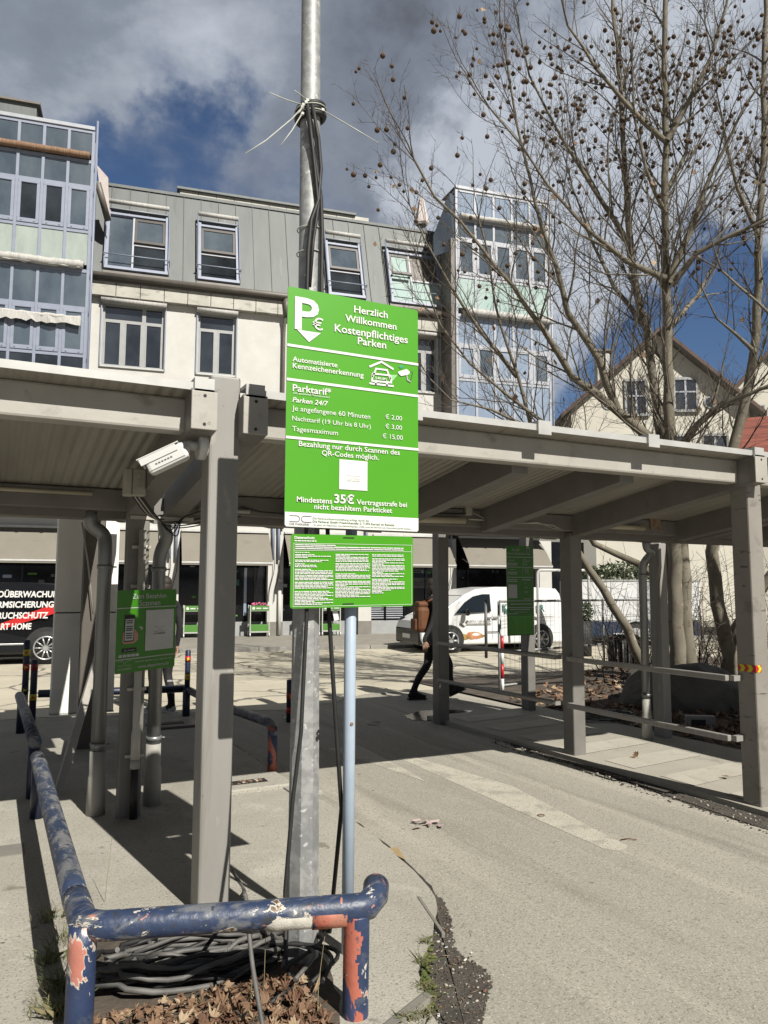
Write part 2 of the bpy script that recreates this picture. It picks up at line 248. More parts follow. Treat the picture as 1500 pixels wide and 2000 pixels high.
def cracks(name, scale, width, col):
    m = MATS[name]; t = m.node_tree; b = t.nodes['Principled BSDF']; src = b.inputs['Base Color'].links[0].from_socket
    tcn = t.nodes.new('ShaderNodeTexCoord'); nz = t.nodes.new('ShaderNodeTexNoise'); nz.inputs['Scale'].default_value = 1.3; nz.inputs['Detail'].default_value = 5
    t.links.new(tcn.outputs['Object'], nz.inputs['Vector'])
    mxv = t.nodes.new('ShaderNodeMix'); mxv.data_type = 'RGBA'; mxv.blend_type = 'LINEAR_LIGHT'; mxv.inputs['Factor'].default_value = 0.35
    t.links.new(tcn.outputs['Object'], mxv.inputs['A']); t.links.new(nz.outputs['Color'], mxv.inputs['B'])
    vo = t.nodes.new('ShaderNodeTexVoronoi'); vo.feature = 'DISTANCE_TO_EDGE'; vo.inputs['Scale'].default_value = scale; t.links.new(mxv.outputs['Result'], vo.inputs['Vector'])
    mr = t.nodes.new('ShaderNodeMapRange'); mr.inputs['From Min'].default_value = width; mr.inputs['From Max'].default_value = width*0.4
    t.links.new(vo.outputs['Distance'], mr.inputs['Value'])
    mx2 = t.nodes.new('ShaderNodeMix'); mx2.data_type = 'RGBA'; t.links.new(mr.outputs[0], mx2.inputs['Factor']); t.links.new(src, mx2.inputs['A']); mx2.inputs['B'].default_value = (*col, 1)
    t.links.new(mx2.outputs['Result'], b.inputs['Base Color'])
cracks('lot_asphalt', 0.42, 0.018, (0.11, 0.10, 0.085))
# ------------------------------------------------------------------ mesh builder
class MB:
    def __init__(s): s.v = []; s.f = []; s.m = []; s.mats = []; s.sm = []
    def mi(s, name):
        if name not in s.mats: s.mats.append(name)
        return s.mats.index(name)
    def add(s, vs, fs, mat, smooth=False, X=None):
        o = len(s.v); k = s.mi(mat)
        for v in vs:
            v = Vector(v); s.v.append(X @ v if X is not None else v)
        for f in fs: s.f.append([i+o for i in f]); s.m.append(k); s.sm.append(smooth)
    def box(s, x0, x1, y0, y1, z0, z1, mat, X=None, b=0.0):
        if b <= 0:
            vs = [(x, y, z) for x in (x0, x1) for y in (y0, y1) for z in (z0, z1)]
            s.add(vs, [(0, 1, 3, 2), (4, 6, 7, 5), (0, 4, 5, 1), (2, 3, 7, 6), (0, 2, 6, 4), (1, 5, 7, 3)], mat, False, X); return
        b = min(b, abs(x1-x0)/2.2, abs(y1-y0)/2.2, abs(z1-z0)/2.2)
        bm = bmesh.new(); bmesh.ops.create_cube(bm, size=1)
        for v in bm.verts: v.co = Vector(((x0+x1)/2+v.co.x*(x1-x0), (y0+y1)/2+v.co.y*(y1-y0), (z0+z1)/2+v.co.z*(z1-z0)))
        bmesh.ops.bevel(bm, geom=list(bm.edges), offset=b, segments=2, affect='EDGES', profile=0.5)
        bm.verts.index_update()
        s.add([v.co.copy() for v in bm.verts], [[v.index for v in f.verts] for f in bm.faces], mat, False, X); bm.free()
    def tube(s, pts, r, mat, n=8, cap=True, X=None, smooth=True):
        pts = [Vector(p) for p in pts]; k = len(pts)
        rs = r if isinstance(r, (list, tuple)) else [r]*k
        vs = []; nrm = None
        for i, p in enumerate(pts):
            t = (pts[min(i+1, k-1)] - pts[max(i-1, 0)])
            t = t.normalized() if t.length > 1e-9 else Vector((0, 0, 1))
            if nrm is None: nrm = t.orthogonal().normalized()
            else:
                nrm = nrm - t*nrm.dot(t)
                nrm = nrm.normalized() if nrm.length > 1e-6 else t.orthogonal().normalized()
            bn = t.cross(nrm)
            for j in range(n):
                a = 2*math.pi*j/n; vs.append(p + (nrm*math.cos(a)+bn*math.sin(a))*rs[i])
        fs = [(i*n+j, i*n+(j+1) % n, (i+1)*n+(j+1) % n, (i+1)*n+j) for i in range(k-1) for j in range(n)]
        s.add(vs, fs, mat, smooth, X)
        if cap: 
            o = len(s.v)-len(vs); s.f += [[o+j for j in range(n)][::-1], [o+(k-1)*n+j for j in range(n)]]; s.m += [s.mi(mat)]*2; s.sm += [False]*2
    def prism(s, poly, h, mat, X=None):            # poly in xy, extruded z 0..h
        n = len(poly); vs = [(p[0], p[1], 0) for p in poly] + [(p[0], p[1], h) for p in poly]
        s.add(vs, [list(range(n))[::-1], list(range(n, 2*n))] + [(i, (i+1) % n, n+(i+1) % n, n+i) for i in range(n)], mat, False, X)
    def ball(s, c, r, mat, nu=8, nv=6, sc=(1, 1, 1), jit=0.0, rng=None, X=None):
        vs = [(0, 0, 1)]
        for i in range(1, nv):
            for j in range(nu):
                a, b = math.pi*i/nv, 2*math.pi*j/nu; vs.append((math.sin(a)*math.cos(b), math.sin(a)*math.sin(b), math.cos(a)))
        vs.append((0, 0, -1))
        out = []
        for v in vs:
            k = r*(1+(rng.uniform(-jit, jit) if rng else 0)); out.append((c[0]+v[0]*k*sc[0], c[1]+v[1]*k*sc[1], c[2]+v[2]*k*sc[2]))
        fs = [(0, 1+j, 1+(j+1) % nu) for j in range(nu)]
        for i in range(nv-2): fs += [(1+i*nu+j, 1+(i+1)*nu+j, 1+(i+1)*nu+(j+1) % nu, 1+i*nu+(j+1) % nu) for j in range(nu)]
        L = len(vs)-1; fs += [(L, 1+(nv-2)*nu+(j+1) % nu, 1+(nv-2)*nu+j) for j in range(nu)]
        s.add(out, fs, mat, True, X)
    def build(s, name, parent=None, local=False):
        me = D.meshes.new(name); vs = s.v
        if parent is not None and not local:
            inv = world_of(parent).inverted(); vs = [inv @ v for v in vs]
        me.from_pydata([tuple(v) for v in vs], [], s.f)
        for m in s.mats: me.materials.append(MATS[m])
        me.polygons.foreach_set('material_index', s.m); me.polygons.foreach_set('use_smooth', s.sm); me.update()
        o = D.objects.new(name, me); COL.objects.link(o)
        if parent is not None: o.parent = parent
        return o
def world_of(o):
    m = o.matrix_basis.copy()
    while o.parent is not None: o = o.parent; m = o.matrix_basis @ m
    return m
def tag(o, label=None, cat=None, group=None, kind=None):
    if label: o['label'] = label
    if cat: o['category'] = cat
    if group: o['group'] = group
    if kind: o['kind'] = kind
    return o
def thing(name, loc, label, cat, rz=0.0, group=None):
    o = D.objects.new(name, None); COL.objects.link(o); o.location = loc; o.rotation_euler = (0, 0, rz); o.empty_display_size = 0.1
    return tag(o, label, cat, group)
def copy_tree(o, parent=None):
    c = o.copy(); COL.objects.link(c)
    if parent is not None: c.parent = parent
    for ch in [q for q in D.objects if q.parent == o]: copy_tree(ch, c)
    return c
class Frame:                                       # a flat board: origin, u to the right, v up, n towards the viewer
    def __init__(s, o, u, v): s.o = Vector(o); s.u = Vector(u).normalized(); s.v = Vector(v).normalized(); s.n = s.u.cross(s.v)
    def pt(s, a, b, off=0.0): return s.o + s.u*a + s.v*b + s.n*off
    def px(s, x, y):
        d = ray(x, y); t = (s.o-EYE).dot(s.n)/d.dot(s.n); p = EYE+d*t-s.o; return p.dot(s.u), p.dot(s.v)
_glyph = {}
def glyphs(body, bold, shear):
    k = (body, bold, shear)
    if k not in _glyph:
        c = D.curves.new('text', 'FONT'); c.body = body; c.size = 1.0; c.offset = bold; c.shear = shear; c.resolution_u = 3
        o = D.objects.new('text', c); COL.objects.link(o)
        dg = bpy.context.evaluated_depsgraph_get(); dg.update()
        me = D.meshes.new_from_object(o.evaluated_get(dg))
        _glyph[k] = ([v.co.copy() for v in me.vertices], [list(p.vertices) for p in me.polygons])
        D.objects.remove(o); D.curves.remove(c); D.meshes.remove(me)
    return _glyph[k]
def text(mb, fr, body, a, b, w=None, h=None, mat='sign_white', bold=0.0, shear=0.0, off=0.004, align='L'):
    vs, fs = glyphs(body, bold, shear)
    if not vs: return
    x0 = min(v.x for v in vs); x1 = max(v.x for v in vs)
    sx = w/(x1-x0) if w else h/0.73
    sy = (h/0.73) if h else sx*0.9
    wd = (x1-x0)*sx
    if align == 'C': a -= wd/2
    if align == 'R': a -= wd
    mb.add([fr.pt(a+(v.x-x0)*sx, b+v.y*sy, off) for v in vs], fs, mat)
def quad(mb, fr, a0, b0, a1, b1, mat, off=0.003):
    mb.add([fr.pt(a0, b0, off), fr.pt(a1, b0, off), fr.pt(a1, b1, off), fr.pt(a0, b1, off)], [(0, 1, 2, 3)], mat)
def poly(mb, fr, pts, mat, off=0.003): mb.add([fr.pt(a, b, off) for a, b in pts], [list(range(len(pts)))], mat)
def stroke(mb, fr, pts, w, mat, off=0.0035, close=False):
    pts = list(pts) + ([pts[0]] if close else [])
    for (a0, b0), (a1, b1) in zip(pts, pts[1:]):
        dx, dy = a1-a0, b1-b0; l = math.hypot(dx, dy) or 1; ex, ey = dx/l*w/2*.9, dy/l*w/2*.9; nx, ny = -dy/l*w/2, dx/l*w/2
        off += 0.00004
        poly(mb, fr, [(a0-ex+nx, b0-ey+ny), (a0-ex-nx, b0-ey-ny), (a1+ex-nx, b1+ey-ny), (a1+ex+nx, b1+ey+ny)], mat, off)
def board(mb, fr, w, h, t, mat, r=0.015, back='sign_grey'):
    pts = []
    for cx, cy, a0 in ((w-r, r, -90), (w-r, h-r, 0), (r, h-r, 90), (r, r, 180)):
        for k in range(5): a = R(a0+22.5*k); pts.append((cx+r*math.cos(a), cy+r*math.sin(a)))
    n = len(pts)
    mb.add([fr.pt(a, b, 0) for a, b in pts], [list(range(n))], mat)
    mb.add([fr.pt(a, b, 0) for a, b in pts] + [fr.pt(a, b, -t) for a, b in pts], [list(range(n, 2*n))[::-1]] + [(i, n+i, n+(i+1) % n, (i+1) % n) for i in range(n)], back)
def bars(mb, fr, a0, a1, b, lines, pitch, th, mat, rng, off=0.004):   # print too small to read
    for i in range(lines):
        a = a0; end = a1 if rng.random() < 0.75 else a0+(a1-a0)*rng.uniform(0.3, 0.9)
        while a < end-0.003:
            l = min(rng.uniform(0.006, 0.03)*((a1-a0)/0.18), end-a); quad(mb, fr, a, b-i*pitch-th, a+l, b-i*pitch, mat, off); a += l+0.0028
# ================================================================== SETTING
def sheet(name, pts, z, mat, thick=0.0, kind='structure', holes=0):
    mb = MB(); n = len(pts); vs = [(x, y, z) for x, y in pts]
    mb.add(vs, [list(range(n))], mat)
    if thick:
        mb.add(vs + [(x, y, z-thick) for x, y in pts], [(i, n+i, n+(i+1) % n, (i+1) % n) for i in range(n)], mat)
    o = mb.build(name)
    if kind: o['kind'] = kind
    return o
def rough(pts, rng, step=0.15, amp=0.015, closed=True):         # break a polygon's edges into a worn outline
    out = []
    for (x0, y0), (x1, y1) in zip(pts, pts[1:]+(pts[:1] if closed else [])):
        k = max(1, int(math.hypot(x1-x0, y1-y0)/step))
        for i in range(k): t = i/k; out.append((x0+(x1-x0)*t+rng.uniform(-amp, amp), y0+(y1-y0)*t+rng.uniform(-amp, amp)))
    return out
rg = random.Random(7)
FA_A = R(-9.3); FO = Vector((8.0, 24.3, 0)); FU = Vector((math.cos(FA_A), math.sin(FA_A), 0)); FN = Vector((math.sin(FA_A), -math.cos(FA_A), 0))
def fac(s, off, z=0.0): return FO + FU*s + FN*off + Vector((0, 0, z))
sheet('ground', [(-300, -300), (300, -300), (300, 400), (-300, 400)], 0.0, 'asphalt_road')
a, b, c, d = fac(-60, 5.0), fac(80, 5.0), fac(80, -1), fac(-60, -1)
sheet('parking_lot', rough([(-25, 10.75), (0.2, 10.75), (3.8, 9.95), (5.2, 10.9), (40, 10.9)], rg, 0.3, 0.05, False) + [(45, 10.9), (60, 12), (b.x, b.y), (a.x, a.y), (-60, 10.75)], 0.004, 'lot_asphalt')
mb = MB(); Xf = Matrix.Translation(FO) @ Matrix.Rotation(FA_A, 4, 'Z')
mb.box(-60, 80, -4.9, 1.5, -0.2, 0.10, 'pavement', Xf); 
for k in range(-40, 70): mb.box(k*1.0, k*1.0+0.985, -5.05, -4.9, -0.2, 0.105, 'kerb_stone', Xf, 0.01)
mb.build('pavement')['kind'] = 'structure'
edge = [(1.30, 2.0), (1.50, 2.45), (1.55, 2.72), (1.66, 2.97), (1.86, 3.2), (2.06, 3.48), (2.15, 3.72), (2.21, 4.1), (2.27, 4.6), (2.29, 5.1), (2.28, 5.9), (2.26, 6.7), (2.27, 8.2), (2.30, 10.2)]
sheet('traffic_island', rough([(-14, 10.2), (-14, -6), (1.2, -6)]+edge, rg, 0.12, 0.006), 0.022, 'island_concrete', 0.1)
sheet('island_joint', [(x-0.2, y) for x, y in edge][::-1] + rough([(x+0.030, y+(-0.012 if y < 3.6 else 0)) for x, y in edge], rg, 0.06, 0.010, False), 0.003, 'gap_dark')
px = [(842, 1742), (868, 1762), (882, 1800), (886, 1850), (915, 1880), (950, 1895), (962, 1915), (950, 1960), (940, 2010), (930, 2080), (805, 2080), (826, 1985), (835, 1950), (822, 1905), (834, 1840), (838, 1790)]
sheet('dirt_patch', rough([tuple(G(*p)[:2]) for p in px], rg, 0.012, 0.010), 0.004, 'dirt')
px = [(168, 1842), (300, 1818), (560, 1812), (628, 1868), (664, 1950), (668, 2080), (120, 2080)]
sheet('planting_bed', rough([tuple(G(*p, 0.02)[:2]) for p in px], rg, 0.06, 0.01), 0.027, 'soil')
# walkway beside the right posts
sheet('walkway', rough([(4.99, 2.4), (6.62, 2.4), (6.62, 8.5), (4.88, 8.5)], rg, 0.2, 0.006), 0.045, 'walk_concrete', 0.2)
mb = MB(); y = 2.7
while y < 8:
    mb.add([(5.08, y-0.12, 0.049), (6.05, y, 0.049), (6.05, y+0.33, 0.049), (5.08, y+0.24, 0.049)], [(0, 1, 2, 3)], 'walk_band'); y += 0.66
mb.build('walkway_bands')['kind'] = 'structure'
sheet('grit_edge', rough([(4.74, 3.0), (5.0, 3.0), (4.97, 5.2), (4.93, 7.0), (4.84, 6.6), (4.80, 5.0), (4.70, 4.0)], rg, 0.03, 0.022), 0.005, 'dirt')
sheet('puddle', rough([tuple(G(*p)[:2]) for p in ((790, 1398), (822, 1389), (870, 1387), (925, 1388), (912, 1396), (872, 1405), (830, 1408), (800, 1406))], rg, 0.06, 0.02), 0.006, 'puddle_wet')
sheet('verge', rough([(6.66, 3.0), (16, 3.0), (22, 12.5), (13.5, 13.2), (9.5, 11.2), (6.66, 9.0)], rg, 0.3, 0.06), 0.03, 'soil')
mb = MB()
def gq(pxs, mat, z=0.0016): mb.add([G(*p, z) for p in pxs], [list(range(len(pxs)))], mat)
gq([(780, 1481), (808, 1478), (1000, 1535), (1226, 1652), (1215, 1662), (1180, 1658)], 'road_paint')
gq([(640, 1462), (700, 1455), (810, 1512), (830, 1526)], 'road_paint')
mb.build('lane_marking')['kind'] = 'structure'
mb = MB()
for (x0, y0, x1, y1) in ((1100, 1262, 1300, 1283), (1080, 1268, 1145, 1275)):
    p, q = G(x0, y0, 0.01), G(x1, y1, 0.01); e = Vector((0.03, 0.06, 0)); mb.add([p-e, q-e, q+e, p+e], [(0, 1, 2, 3)], 'paint_white')
mb.build('bay_marking')['kind'] = 'structure'
# stones and grit scattered on the dirt
def scatter(name, polyxy, n, rmin, rmax, mat, z, seed, mats=None):
    r_ = random.Random(seed); mb = MB(); xs = [p[0] for p in polyxy]; ys = [p[1] for p in polyxy]; k = 0; tries = 0
    while k < n and tries < n*30:
        tries += 1; x, y = r_.uniform(min(xs), max(xs)), r_.uniform(min(ys), max(ys))
        ins = False; j = len(polyxy)-1
        for i in range(len(polyxy)):
            if (polyxy[i][1] > y) != (polyxy[j][1] > y) and x < (polyxy[j][0]-polyxy[i][0])*(y-polyxy[i][1])/(polyxy[j][1]-polyxy[i][1])+polyxy[i][0]: ins = not ins
            j = i
        if not ins: continue
        s = r_.uniform(rmin, rmax)*r_.choice((0.5, 0.7, 1)); mb.ball((x, y, z+s*0.3), s, r_.choice(mats or [mat]), 5, 4, (r_.uniform(.7, 1.4), r_.uniform(.7, 1.3), 0.6), 0.25, r_); k += 1
    o = mb.build(name); o['kind'] = 'stuff'; return tag(o, None, None)
dp = [tuple(G(*p)[:2]) for p in ((842, 1742), (882, 1800), (886, 1850), (962, 1905), (945, 2000), (930, 2080), (815, 2080), (826, 1905))]
tag(scatter('gravel', dp, 900, 0.0015, 0.0085, 'pebble', 0.004, 3, ['pebble', 'kerb_stone', 'dirt', 'dirt', 'dirt', 'soil', 'leaf_dark']), 'pale gravel scattered on the dark dirt patch beside the island', 'gravel')
tag(scatter('grit', [(4.62, 3.0), (5.0, 3.0), (4.97, 7.2), (4.72, 6.9)], 900, 0.002, 0.012, 'pebble', 0.004, 4, ['pebble', 'kerb_stone', 'dirt', 'dirt', 'soil']), 'loose grit lying along the foot of the raised walkway', 'grit')
# ================================================================== CANOPIES
def zt(Y): return 2.60-0.137*(Y-3.83) if Y < 6.05 else 2.295+0.137*(Y-6.05)
def slopebox(mb, x0, x1, Y0, Y1, dep, mat, up=0.0):   # a bar lying under the roof slope
    vs = []
    for x in (x0, x1):
        for Y in (Y0, Y1): vs += [(x, Y, zt(Y)+up-dep), (x, Y, zt(Y)+up)]
    mb.add(vs, [(0, 1, 3, 2), (4, 6, 7, 5), (0, 4, 5, 1), (2, 3, 7, 6), (0, 2, 6, 4), (1, 5, 7, 3)], mat)
def post(root, x0, x1, y0, y1, z1, mat='steel_greige', name='post'):
    m = MB(); m.box(x0, x1, y0, y1, 0, z1, mat, None, 0.012)
    return m.build(name, root)
def canopy(label, loc, x0, x1, rafters, ends, Y0=3.83, back=True, Yb=7.75, group='steel canopies over the parking entrance'):
    root = thing('canopy', loc, label, 'canopy', 0, group)
    m = MB()
    slopebox(m, x0, x1, Y0, 6.0, 0.03, 'roof_sheet', 0.03)
    m.build('roof_sheet', root)
    m = MB(); m.box(x0, x1, Y0-0.012, Y0-0.001, zt(Y0)-0.004, zt(Y0)+0.036, 'sheet_edge'); m.build('roof_edge', root)
    if back:
        m = MB(); slopebox(m, x0, x1, 6.12, Yb, 0.03, 'roof_sheet', 0.03); m.build('roof_sheet', root)
    lim = sorted(ends)
    m = MB(); m.box(x0+0.0 if not ends else x0+0.02, x1-0.05, Y0+0.12, Y0+0.235, zt(Y0+0.12)-0.178, zt(Y0+0.12)-0.002, 'steel_light', None, 0.014); m.build('front_beam', root)
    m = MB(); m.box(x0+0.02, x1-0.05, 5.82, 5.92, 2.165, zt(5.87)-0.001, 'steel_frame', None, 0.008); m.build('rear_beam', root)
    m = MB(); m.box(x0, x1, 5.93, 6.11, 2.11, 2.24, 'steel_dark', None, 0.006); m.build('gutter', root)
    if back:
        m = MB(); m.box(x0+0.02, x1-0.05, 6.12, 6.22, 2.15, zt(6.16)-0.001, 'steel_greige', None, 0.008); m.build('rear_beam', root)
        m = MB(); m.box(x0+0.02, x1-0.05, 7.55, 7.66, zt(7.55)-0.18, zt(7.55)-0.002, 'steel_greige', None, 0.01); m.build('front_beam', root)
    for X in rafters:
        e = X in ends
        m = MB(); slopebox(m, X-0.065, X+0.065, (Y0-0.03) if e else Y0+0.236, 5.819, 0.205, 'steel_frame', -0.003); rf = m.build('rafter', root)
        if e:
            m = MB(); m.box(X-0.066, X+0.066, Y0-0.043, Y0-0.031, zt(Y0)-0.207, zt(Y0)-0.012, 'steel_light', None, 0.004)
            for z in (-0.18, -0.035): m.tube([(X, Y0-0.0425, zt(Y0)+z), (X, Y0-0.0445, zt(Y0)+z)], 0.009, 'black_matte', 8)
            m.build('end_plate', root)
        if back:
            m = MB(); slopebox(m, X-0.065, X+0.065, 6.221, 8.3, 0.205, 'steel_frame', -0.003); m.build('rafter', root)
        m = MB(); zz = zt(Y0); m.box(X-0.05, X+0.05, Y0-0.03, Y0+0.10, zz+0.038, zz+0.058, 'sheet_edge'); m.box(X-0.05, X+0.05, Y0-0.03, Y0-0.013, zz-0.03, zz+0.038, 'sheet_edge'); m.build('roof_clip', root)
    return root
def bend(pts, r=0.08, k=5):                         # round the corners of a polyline
    out = [Vector(pts[0])]
    for a, b, c in zip(pts, pts[1:], pts[2:]):
        a, b, c = Vector(a), Vector(b), Vector(c); u = (a-b); v = (c-b); ru = min(r, u.length*.45); rv = min(r, v.length*.45); p, q = b+u.normalized()*ru, b+v.normalized()*rv
        for i in range(k+1): t = i/k; out.append(p*(1-t)**2 + b*2*t*(1-t) + q*t*t)
    out.append(Vector(pts[-1])); return out
left = canopy('grey steel canopy on the left with the white camera on its post', (0.9, 4.0, 0), -5.4, 0.90, [-4.6, -3.5, -2.4, -1.3, -0.25, 0.90], [0.90], Yb=8.45)  # hidden back roof lengthened to keep the display panel in shade
post(left, 0.955, 1.115, 3.90, 4.06, 2.712)
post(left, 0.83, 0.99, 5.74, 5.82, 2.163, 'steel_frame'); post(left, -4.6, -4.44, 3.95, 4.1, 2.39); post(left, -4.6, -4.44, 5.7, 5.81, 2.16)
post(left, -4.6, -4.44, 8.1, 8.25, 2.38)
def downpipe(root, top, knee, base, r=0.05):
    m = MB(); path = bend([top, (top[0], top[1], top[2]-0.10), (knee[0], knee[1], knee[2]+0.02), (base[0], base[1], knee[2]-0.10), (base[0], base[1], 0.42)], 0.09)
    m.tube(path, r, 'pipe_zinc', 14); o = m.build('downpipe', root)
    m = MB(); m.tube([(base[0], base[1], 0.46), (base[0], base[1], 0.30), (base[0], base[1], 0.28), (base[0], base[1], 0.0)], [r+.004, r+.004, r+.010, r+.016], 'pipe_dusty', 14)
    m.build('standpipe', root)
    for z in (knee[2]-0.22, 0.5):
        m = MB(); m.tube([(base[0], base[1], z-0.015), (base[0], base[1], z+0.015)], r+0.006, 'pipe_zinc', 14); m.tube([(base[0]+r, base[1], z), (base[0]+r+0.03, base[1]-0.01, z)], 0.006, 'pipe_zinc', 6); m.build('pipe_clamp', root)
p0 = atY(178, 992, 5.96); p1 = atY(204, 1065, 5.96); p2 = G(186, 1597)
downpipe(left, (p0.x, p0.y, 2.16), (p1.x, p1.y, 1.98), (p2.x, p2.y, 0))
m = MB(); p = atY(0, 955, 5.79); q = atY(180, 960, 5.79)
m.tube([(-1.2, 5.78, p.z), (q.x, 5.78, p.z)], 0.014, 'lamp_tube', 8); m.build('light_tube', left)
# post that carries the dark panel behind the left canopy
pp = G(168, 1467); post(left, pp.x-0.09, pp.x+0.11, pp.y, pp.y+0.16, 2.40, 'brown_steel')
right = canopy('grey steel canopy spanning the driveway between the pay signs and the walkway', (3.0, 4.0, 0), 1.165, 5.095, [1.165, 2.11, 3.04, 3.97, 5.03], [1.165, 5.03])
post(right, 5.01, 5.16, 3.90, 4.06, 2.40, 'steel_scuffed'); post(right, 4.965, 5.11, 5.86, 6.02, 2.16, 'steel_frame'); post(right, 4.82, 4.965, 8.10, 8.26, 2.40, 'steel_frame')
for z in (0.952, 0.515):
    m = MB()
    m.box(4.885, 4.925, 4.062, 5.858, z-0.022, z+0.022, 'steel_greige', None, 0.006); m.box(4.925, 5.02, 4.02, 4.06, z-0.02, z+0.02, 'steel_greige'); m.box(4.925, 4.97, 5.862, 5.9, z-0.02, z+0.02, 'steel_greige'); m.build('handrail', right)
    m = MB(); p = (4.90, 6.03, z); q = (4.80, 8.08, z+0.01)
    m.tube([p, q], 0.024, 'steel_greige', 8); m.box(4.88, 4.97, 6.021, 6.05, z-0.02, z+0.02, 'steel_greige'); m.box(4.78, 4.83, 8.06, 8.10, z-0.02, z+0.02, 'steel_greige'); m.build('handrail', right)
p1 = G(296, 1577); p0 = atY(322, 995, 5.96); 
downpipe(right, (p0.x, 5.97, 2.16), (p1.x+0.05, 5.97, 1.97), (p1.x, p1.y, 0))
m = MB(); m.tube([(1.35, 5.80, 2.20), (1.75, 5.80, 2.20)], 0.016, 'pvc_white', 8); m.build('light_tube', right)
m = MB(); a, b = atY(700, 1012, 5.77), atY(908, 1017, 5.77); m.tube([a, b], 0.028, 'lamp_tube', 10); m.build('light_tube', right)
m = MB(); a = atY(916, 1000, 5.78); m.box(a.x-0.035, a.x+0.035, 5.77, 5.815, a.z-0.03, a.z+0.07, 'box_beige', None, 0.008); m.build('terminal_box', right)
m = MB()
m.tube([atY(x, y, 5.77) for x, y in ((915, 1014), (940, 1015), (975, 1020), (1050, 1022), (1080, 1026), (1095, 1034))], 0.008, 'pvc_white', 6)
m.tube([atY(x, y, 5.76) for x, y in ((925, 1002), (945, 1012), (985, 1019), (1010, 1023), (1050, 1020), (1080, 1032), (1100, 1035))], 0.004, 'pvc_white', 5)
m.tube([atY(x, y, 5.78) for x, y in ((470, 990), (510, 1000), (550, 1003), (620, 1003), (800, 1002), (912, 1003))], 0.006, 'black_rubber', 5); m.build('cable_run', right)
walk = canopy('grey steel canopy over the pedestrian walkway on the right', (6.4, 6.0, 0), 5.10, 6.42, [6.42], [], back=True)
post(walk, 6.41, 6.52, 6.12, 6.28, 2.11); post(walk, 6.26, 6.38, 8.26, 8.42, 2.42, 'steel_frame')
side = canopy('grey steel canopy at the right edge above the boulder', (7.5, 4.0, 0), 6.56, 9.6, [6.64, 7.6, 8.6, 9.5], [], Y0=1.9, back=False)
post(side, 9.5, 9.64, 3.0, 3.16, 2.4); post(side, 9.5, 9.64, 5.7, 5.82, 2.16)
p0 = atY(1246, 1045, 6.05); p1 = atY(1258, 1080, 6.05); p2 = G(1265, 1452)
downpipe(walk, (p2.x-0.09, 6.02, 2.14), (p2.x, 6.02, 1.98), (p2.x, p2.y, 0), 0.042)
m = MB(); a, b = atY(1185, 1028, 5.78), atY(1258, 1032, 5.78); m.tube([a, b], 0.026, 'lamp_tube', 10); m.build('light_tube', walk)
m = MB(); a = atY(1275, 1016, 5.80); m.box(a.x-0.03, a.x+0.12, 5.80, 5.816, a.z-0.09, a.z+0.09, 'rust'); m.build('rusted_plate', walk)
# chevron sticker on the scuffed post
mb = MB(); z0, z1 = atX(1450, 1311, 5.008).z, atX(1450, 1297, 5.008).z
for fr, w in ((Frame((5.008, 4.05, z0), (0, -1, 0), (0, 0, 1)), 0.15), (Frame((5.01, 3.897, z0), (1, 0, 0), (0, 0, 1)), 0.06)):
    h = z1-z0; quad(mb, fr, 0, 0, w, h, 'chevron_red', 0.0)
    a = 0.012
    while a < w-0.02:
        s = min(0.035, w-a-0.02); poly(mb, fr, [(a, 0), (a+s, 0), (min(w, a+s+0.02), h/2), (a+s, h), (a, h), (a+0.02, h/2)], 'chevron_yellow', 0.0015); a += 0.066
tag(mb.build('warning_sticker'), 'red and yellow chevron sticker wrapped round the scuffed right post', 'sticker')
# conduit on the middle post, junction box, cables at its top
m = MB(); p = G(250, 1600); x, y = p.x, 5.70
m.tube([(x+0.02, y, 2.02), (x+0.02, y, 0.62), (x+0.02, y, 0.60), (x+0.02, y, 0.42)], [0.026, 0.026, 0.032, 0.032], 'pvc_white', 12)
m.tube([(x+0.02, y, 0.42), (x+0.02, y, 0.36)], 0.034, 'pipe_dusty', 12); m.tube([(x+0.02, y, 0.36), (x+0.02, y, 0.0)], [0.026, 0.028], 'black_rubber', 12)
for z in (1.9, 1.62, 0.9, 0.44): m.box(x-0.045, x+0.085, y+0.02, y+0.04, z-0.012, z+0.012, 'pvc_white', None, 0.005)
tag(m.build('conduit'), 'white plastic cable conduit running down the post behind the pay sign', 'conduit')
m = MB(); c = atY(222, 940, 5.05); 
m.box(0.70, 0.834, 5.02, 5.10, 2.185, 2.36, 'box_beige', None, 0.01)
for z in (2.235, 2.275, 2.315): m.tube([(0.785, 5.02, z), (0.785, 5.012, z)], 0.013, 'box_beige', 10)
m.box(0.745, 0.75, 5.014, 5.02, 2.19, 2.355, 'gutter_dark')
jb = m.build('junction_box'); tag(jb, 'beige junction box fixed to the left canopy beside the camera', 'junction box')
m = MB(); r_ = random.Random(5)
for k in range(6):
    a = Vector((0.76+0.012*k, 5.06, 2.185)); b = Vector((1.02+0.04*k, 5.72, 2.10-0.012*k)); mid = (a+b)/2-Vector((0, 0, 0.03+0.01*k)); m.tube(bend([a, mid, b, b+Vector((0.20+.05*k, 0.05, 0.02+0.02*k))], 0.2), 0.0045, r_.choice(['cable_dusty', 'pvc_white', 'black_rubber']), 6)
for k in range(3): m.tube(bend([(1.05, 5.71, 2.1), (1.12+.03*k, 5.7, 2.0-.02*k), (1.2, 5.7, 2.12), (1.4, 5.75, 2.2)], 0.06), 0.005, 'black_rubber', 6)
m.box(0.85, 1.3, 5.73, 5.738, 2.10, 2.125, 'pvc_white')
tag(m.build('cable_bundle'), 'tangle of thin grey cables hanging between the two canopies', 'cables')
